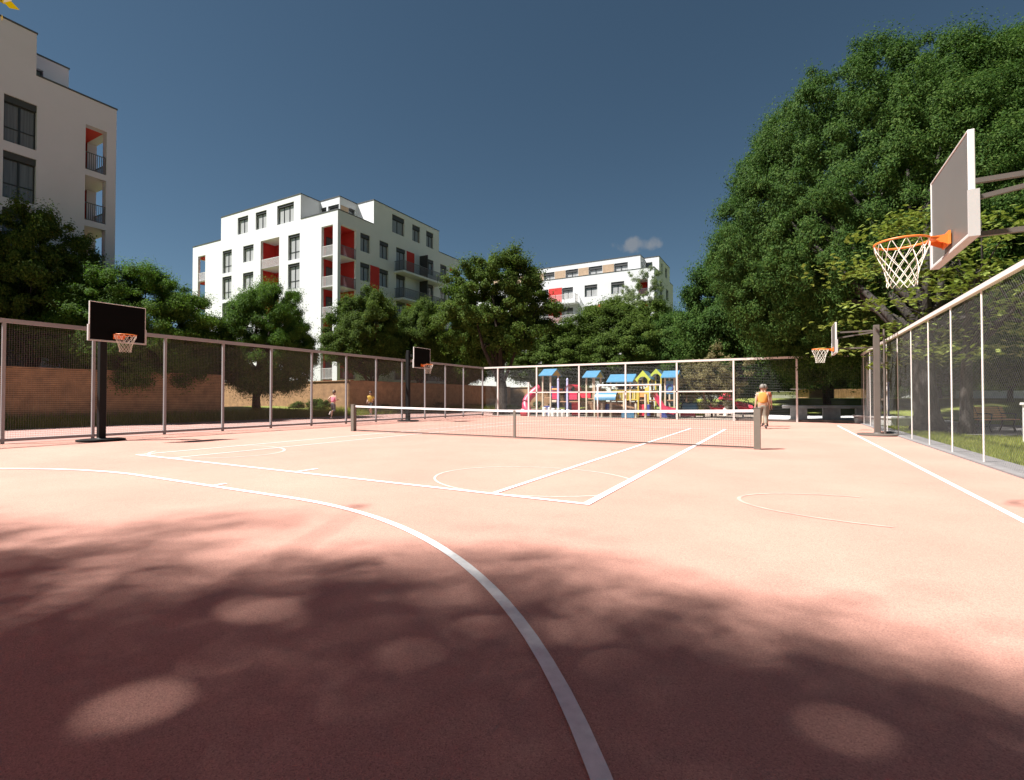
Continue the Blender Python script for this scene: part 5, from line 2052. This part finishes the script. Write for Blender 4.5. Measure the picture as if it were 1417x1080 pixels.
def person(label, loc, rz, J, skin, hair, top, bottom, shoe, sleeves, legs, hair_len=0.0, bulk=1.0, group=None):
    """J: joints in local space (x right, y forward, z up)"""
    t = thing('person', loc, label, 'person', group, rz)
    V, E_ = [], []

    def add(p, r, to=None):
        V.append((tuple(p), r))
        if to is not None:
            E_.append((to, len(V) - 1))
        return len(V) - 1
    k = bulk
    pe = add(J['pelvis'], (0.15 * k, 0.11 * k))
    wa = add(J['waist'], (0.135 * k, 0.10 * k), pe)
    ch = add(J['chest'], (0.165 * k, 0.115 * k), wa)
    nb = add(J['neckb'], (0.075, 0.07), ch)
    nk = add(J['neck'], (0.055, 0.055), nb)
    h1 = add(J['head1'], (0.078, 0.09), nk)
    h2 = add(J['head2'], (0.082, 0.10), h1)
    h3 = add(J['head3'], (0.055, 0.065), h2)
    for s in ('l', 'r'):
        sh = add(J['sh' + s], 0.062 * k, ch)
        el = add(J['el' + s], 0.042, sh)
        wr = add(J['wr' + s], 0.029, el)
        w_, e_ = Vector(J['wr' + s]), Vector(J['el' + s])
        d = (w_ - e_).normalized()
        side = d.cross(Vector((0, 1, 0)))
        side = side.normalized() if side.length > 0.2 else Vector((1, 0, 0))
        fwd = side.cross(d).normalized()
        pa = add(w_ + d * 0.055, (0.036, 0.02), wr)
        for q, (off, ln) in enumerate(((-0.028, 0.062), (-0.009, 0.074), (0.010, 0.07), (0.028, 0.055))):
            a = add(w_ + d * 0.10 + fwd * off, 0.0095, pa)
            b_ = add(w_ + d * (0.10 + ln * 0.55) + fwd * off * 1.1 + side * 0.012, 0.0085, a)
            add(w_ + d * (0.10 + ln) + fwd * off * 1.1 + side * 0.035, 0.007, b_)
        a = add(w_ + d * 0.05 + fwd * 0.042 + side * 0.01, 0.011, pa)
        add(w_ + d * 0.09 + fwd * 0.06 + side * 0.02, 0.009, a)
        hp = add(J['hip' + s], 0.088 * k, pe)
        kn = add(J['kn' + s], 0.058, hp)
        cf = add(Vector(J['kn' + s]).lerp(Vector(J['an' + s]), 0.35) + Vector((0, -0.015, 0)), 0.053, kn)
        an = add(J['an' + s], 0.036, cf)
        add(J['to' + s], (0.036, 0.025), an)
    skin_obj('body', V, E_, M[skin], t, 0)
    # clothes follow the same skeleton
    def cloth(name, chain_sets, m, root=0):
        v, e = [], []
        idx = {}
        for chain in chain_sets:
            prev = None
            for (key, p, r) in chain:
                if key not in idx:
                    v.append((tuple(p), r))
                    idx[key] = len(v) - 1
                if prev is not None and prev != idx[key]:
                    e.append((prev, idx[key]))
                prev = idx[key]
        return skin_obj(name, v, e, M[m], t, root)
    g = 0.02
    tp = [[('pe', Vector(J['pelvis']) + Vector((0, 0, 0.04)), ((0.15 + g) * k, (0.11 + g) * k)), ('wa', J['waist'], ((0.14 + g) * k, (0.105 + g) * k)), ('ch', J['chest'], ((0.165 + g) * k, (0.115 + g) * k)),
           ('nb', J['neckb'], (0.085, 0.08))]]
    for s in ('l', 'r'):
        sh, el = Vector(J['sh' + s]), Vector(J['el' + s])
        c = [('ch', J['chest'], 0.1), ('sh' + s, sh, (0.062 + g) * k if sleeves else 0.07)]
        if sleeves:
            c.append(('sl' + s, sh.lerp(el, 0.55), 0.068))
        tp.append(c)
    cloth('shirt', tp, top)
    bt = []
    for s in ('l', 'r'):
        kn, an, hp = Vector(J['kn' + s]), Vector(J['an' + s]), Vector(J['hip' + s])
        c = [('pe', J['pelvis'], ((0.152 + g * .7) * k, (0.112 + g * .7) * k)), ('hip' + s, hp, (0.092 + g) * k), ('kn' + s, kn, 0.062 + g * legs[0])]
        if legs[1] > 0:
            c.append(('an' + s, kn.lerp(an, legs[1]), legs[2]))
        bt.append(c)
    bt.append([('pe', J['pelvis'], 0.1), ('top', Vector(J['pelvis']) + Vector((0, 0, 0.1)), (0.145 * k, 0.112 * k))])
    cloth('trousers', bt, bottom)
    for s in ('l', 'r'):
        an, to = Vector(J['an' + s]), Vector(J['to' + s])
        heel = an - (to - an).normalized() * 0.05 + Vector((0, 0, -0.02))
        skin_obj('shoe', [(an + Vector((0, 0, 0.0)), 0.046), (heel, 0.04), (an.lerp(to, 0.5), (0.048, 0.035)), (to, (0.045, 0.03)), (to + (to - an).normalized() * 0.045, (0.035, 0.024))],
                 [(0, 1), (0, 2), (2, 3), (3, 4)], M[shoe], t)
    # hair cap, nose, ears, eyes, mouth
    hc = Vector(J['head2'])
    b = MB()
    n, m_ = 16, 8
    b0 = len(b.v)
    for i in range(m_ + 1):
        th = (PI * 0.62) * i / m_
        for q in range(n):
            a = 2 * PI * q / n
            front = max(0, math.sin(a))
            th2 = th * (1 - 0.38 * front)
            b.v.append((hc.x + 0.092 * math.sin(th2) * math.cos(a), hc.y - 0.008 + 0.108 * math.sin(th2) * math.sin(a), hc.z + 0.0 + 0.122 * math.cos(th2) - hair_len * (i / m_) * max(0, -math.sin(a))))
    for i in range(m_):
        for q in range(n):
            b.f.append((b0 + i * n + q, b0 + i * n + (q + 1) % n, b0 + (i + 1) * n + (q + 1) % n, b0 + (i + 1) * n + q))
            b.mi.append(0)
    h = b.build('hair', M[hair], t, world=False, smooth=True)
    so = h.modifiers.new('solid', 'SOLIDIFY')
    so.thickness = 0.012
    hm = Vector(J['head1']).lerp(hc, 0.45)
    b = MB()
    b.tube([hm + Vector((0, 0.085, 0.03)), hm + Vector((0, 0.115, -0.01)), hm + Vector((0, 0.09, -0.02))], [0.008, 0.016, 0.01], 8)
    b.build('nose', M[skin], t, world=False, smooth=True)
    for s in (-1, 1):
        b = MB()
        b.lathe([(0, -0.011), (0.011, 0), (0, 0.011)], hm + Vector((s * 0.033, 0.09, 0.03)), 8)
        b.build('eye', M['eye'], t, world=False, smooth=True)
        b = MB()
        b.tube([hm + Vector((s * 0.082, -0.01, -0.03)), hm + Vector((s * 0.094, -0.015, 0.005)), hm + Vector((s * 0.086, -0.01, 0.03))], [0.008, 0.013, 0.009], 8)
        b.build('ear', M[skin], t, world=False, smooth=True)
    b = MB()
    b.beam(hm + Vector((-0.022, 0.088, -0.055)), hm + Vector((0.022, 0.088, -0.055)), 0.012, 0.01)
    b.build('mouth', M['red_cloth'], t, world=False)
    return t


def base_joints(hgt=1.75):
    s = hgt / 1.75
    J = dict(pelvis=(0, 0, .95), waist=(0, 0, 1.12), chest=(0, 0, 1.33), neckb=(0, -.005, 1.47), neck=(0, 0, 1.53), head1=(0, .015, 1.60), head2=(0, .01, 1.68), head3=(0, .0, 1.735))
    for n, sx in (('l', -1), ('r', 1)):
        J.update({'sh' + n: (sx * .185, 0, 1.41), 'el' + n: (sx * .235, -.02, 1.12), 'wr' + n: (sx * .25, .05, .87), 'hip' + n: (sx * .09, 0, .91),
                  'kn' + n: (sx * .10, .01, .50), 'an' + n: (sx * .10, -.02, .085), 'to' + n: (sx * .12, .13, .03)})
    return {k: tuple(c * s for c in v) for k, v in J.items()}


# elderly couple walking away beyond the net
p = W(1055, 20.0)
J = base_joints(1.76)
J.update(anl=(-.09, .12, .09), tol=(-.11, .27, .03), knl=(-.09, .12, .50), anr=(.10, -.18, .12), tor=(.12, -.05, .04), knr=(.10, .03, .50), wrl=(-.27, -.03, .88), wrr=(.26, .10, .90))
person('man in orange vest and beige trousers walking away beyond the net', (p.x, p.y, 0), 0.12, J, 'skin_old', 'hair_grey', 'orange_cloth', 'beige_cloth', 'shoe', False, (1.0, 0.85, 0.065), 0.0, 1.12)
p = W(1058.5, 21.6)
J = base_joints(1.80)
J.update(anr=(.09, .10, .09), tor=(.11, .25, .03), knr=(.09, .11, .50), anl=(-.10, -.15, .11), tol=(-.12, -.03, .04))
person('person in brick red top walking half hidden beside the orange vest man', (p.x, p.y, 0), 0.12, J, 'skin_old', 'hair_grey', 'red_cloth', 'beige_cloth', 'shoe', True, (0.8, 0.2, 0.07), 0.02, 1.08)

# woman in pink running away on the track
p = W(461, 29.0)
J = base_joints(1.68)
J.update(pelvis=(0, 0, .93), waist=(0, .03, 1.08), chest=(0, .06, 1.27), neckb=(0, .07, 1.41), neck=(0, .08, 1.465), head1=(0, .10, 1.53), head2=(0, .10, 1.61), head3=(0, .09, 1.665),
         shl=(-.17, .06, 1.35), shr=(.17, .06, 1.35), ell=(-.26, -.14, 1.15), wrl=(-.22, .06, 1.02), elr=(.24, .0, 1.10), wrr=(.17, .22, 1.14),
         hipl=(-.085, 0, .89), hipr=(.085, 0, .89), knl=(-.09, .08, .50), anl=(-.08, -.05, .10), tol=(-.09, .09, .03), knr=(.09, .02, .52), anr=(.09, -.36, .42), tor=(.10, -.45, .31))
person('woman in pink vest and dark leggings running away along the track', (p.x, p.y, 0), 0.2, J, 'skin', 'hair_brown', 'pink_cloth', 'grey_cloth', 'shoe_pale', False, (0.2, 0.6, 0.05), 0.06, 0.9)

# runner in yellow coming towards the camera
p = W(513, 35.5)
J = base_joints(1.74)
J.update(waist=(0, .02, 1.12), chest=(0, .05, 1.32), neckb=(0, .06, 1.46), neck=(0, .07, 1.52), head1=(0, .09, 1.59), head2=(0, .085, 1.67), head3=(0, .075, 1.725), shl=(-.185, .05, 1.40), shr=(.185, .05, 1.40),
         ell=(-.28, -.08, 1.16), wrl=(-.2, .14, 1.14), elr=(.27, -.16, 1.18), wrr=(.24, .02, 1.02), knl=(-.09, .22, .56), anl=(-.09, .05, .16), tol=(-.10, .19, .12), knr=(.09, -.02, .50), anr=(.09, -.28, .22), tor=(.10, -.20, .08))
person('runner in yellow top and dark shorts coming towards the court', (p.x, p.y, -0.05), PI + 0.5, J, 'skin', 'hair_dark', 'yellow_cloth', 'black_cloth', 'shoe', True, (1.0, 0.0, 0.0), 0.0, 1.0)

# ------------------------------------------------------------------ WORLD, SUN, CAMERA
w = bpy.data.worlds.new('World')
S.world = w
w.use_nodes = True
nt = w.node_tree
nt.nodes.clear()
out = nt.nodes.new('ShaderNodeOutputWorld')
bg = nt.nodes.new('ShaderNodeBackground')
sky = nt.nodes.new('ShaderNodeTexSky')
sky.sky_type = 'NISHITA'
sky.sun_disc = False
sky.sun_elevation = SUN_ELEV
to_sun = Vector((-SUN_TRAVEL.x, -SUN_TRAVEL.y))
sky.sun_rotation = math.atan2(to_sun.x, to_sun.y)
sky.altitude = SKY_ALT
sky.air_density = SKY_AIR
sky.dust_density = SKY_DUST
sky.ozone_density = SKY_OZ
hs = N(nt, 'ShaderNodeHueSaturation')
hs.inputs['Saturation'].default_value = SKY_SAT
hs.inputs['Hue'].default_value = 0.483
hs.inputs['Value'].default_value = SKY_VAL
nt.links.new(sky.outputs[0], hs.inputs['Color'])
# one small fair weather cloud low above the distant block
tc = N(nt, 'ShaderNodeTexCoord')


def vdir(u, v):
    p = W(u, 1000.0, 0.0)
    d = Vector((p.x, p.y, (551 - v) / F * 1000.0))
    return d.normalized()


c0 = vdir(882, 338)
rt = (vdir(932, 338) - c0)
up = (vdir(882, 322) - c0)
kx, ky = rt.length, up.length
rt.normalize()
up.normalize()


def dotn(vec):
    n = N(nt, 'ShaderNodeVectorMath', operation='DOT_PRODUCT')
    nt.links.new(tc.outputs['Generated'], n.inputs[0])
    n.inputs[1].default_value = tuple(vec)
    return n.outputs['Value']


def mth(op, a, b=None, c=None):
    n = N(nt, 'ShaderNodeMath', operation=op)
    for i, x in enumerate((a, b, c)):
        if x is None:
            continue
        if isinstance(x, (int, float)):
            n.inputs[i].default_value = x
        else:
            nt.links.new(x, n.inputs[i])
    return n.outputs[0]


ax = mth('MULTIPLY', mth('SUBTRACT', dotn(rt), c0.dot(rt)), 1 / kx)
ay = mth('MULTIPLY', mth('SUBTRACT', dotn(up), c0.dot(up)), 1 / ky)
cz = mth('GREATER_THAN', dotn(c0), 0.9)
rad = mth('ADD', mth('MULTIPLY', ax, ax), mth('MULTIPLY', ay, ay))
nz = N(nt, 'ShaderNodeTexNoise')
nz.inputs['Scale'].default_value = 38
nz.inputs['Detail'].default_value = 6
nt.links.new(tc.outputs['Generated'], nz.inputs['Vector'])
cov = mth('SUBTRACT', mth('ADD', mth('MULTIPLY', nz.outputs['Fac'], 2.2), -0.55), rad)
sm = N(nt, 'ShaderNodeMapRange', interpolation_type='SMOOTHSTEP')
sm.inputs[1].default_value = 0.0
sm.inputs[2].default_value = 0.75
sm.inputs[3].default_value = 0.0
sm.inputs[4].default_value = 0.34
nt.links.new(cov, sm.inputs[0])
fac = mth('MULTIPLY', sm.outputs[0], cz)
mx = N(nt, 'ShaderNodeMix', data_type='RGBA')
nt.links.new(fac, mx.inputs['Factor'])
nt.links.new(hs.outputs[0], mx.inputs['A'])
mx.inputs['B'].default_value = CLOUD_COL
nt.links.new(mx.outputs['Result'], bg.inputs['Color'])
bg.inputs['Strength'].default_value = SKY_STR
nt.links.new(bg.outputs[0], out.inputs['Surface'])

sl = bpy.data.lights.new('sun', 'SUN')
sl.energy = SUN_STR
sl.angle = R(SUN_ANG)
sl.color = (1.0, 0.97, 0.935)
so = bpy.data.objects.new('sun', sl)
COL.objects.link(so)
dirv = Vector((SUN_TRAVEL.x * math.cos(SUN_ELEV), SUN_TRAVEL.y * math.cos(SUN_ELEV), -math.sin(SUN_ELEV)))
so.rotation_euler = dirv.to_track_quat('-Z', 'Y').to_euler()
so.location = -dirv * 60

cam = bpy.data.cameras.new('camera')
cam.sensor_fit = 'HORIZONTAL'
cam.sensor_width = 36
cam.lens = F / 1417 * 36
cam.clip_start = 0.05
cam.clip_end = 4000
co = bpy.data.objects.new('camera', cam)
co.location = (0, 0, H)
co.rotation_euler = (PI / 2 + PITCH, 0, YAW)
COL.objects.link(co)
S.camera = co
S.view_settings.view_transform = 'Standard'
S.view_settings.look = 'None'
S.view_settings.exposure = EXPO
S.view_settings.gamma = 1.0
S.cycles.max_bounces = 7
S.cycles.diffuse_bounces = 4
S.cycles.transparent_max_bounces = 8
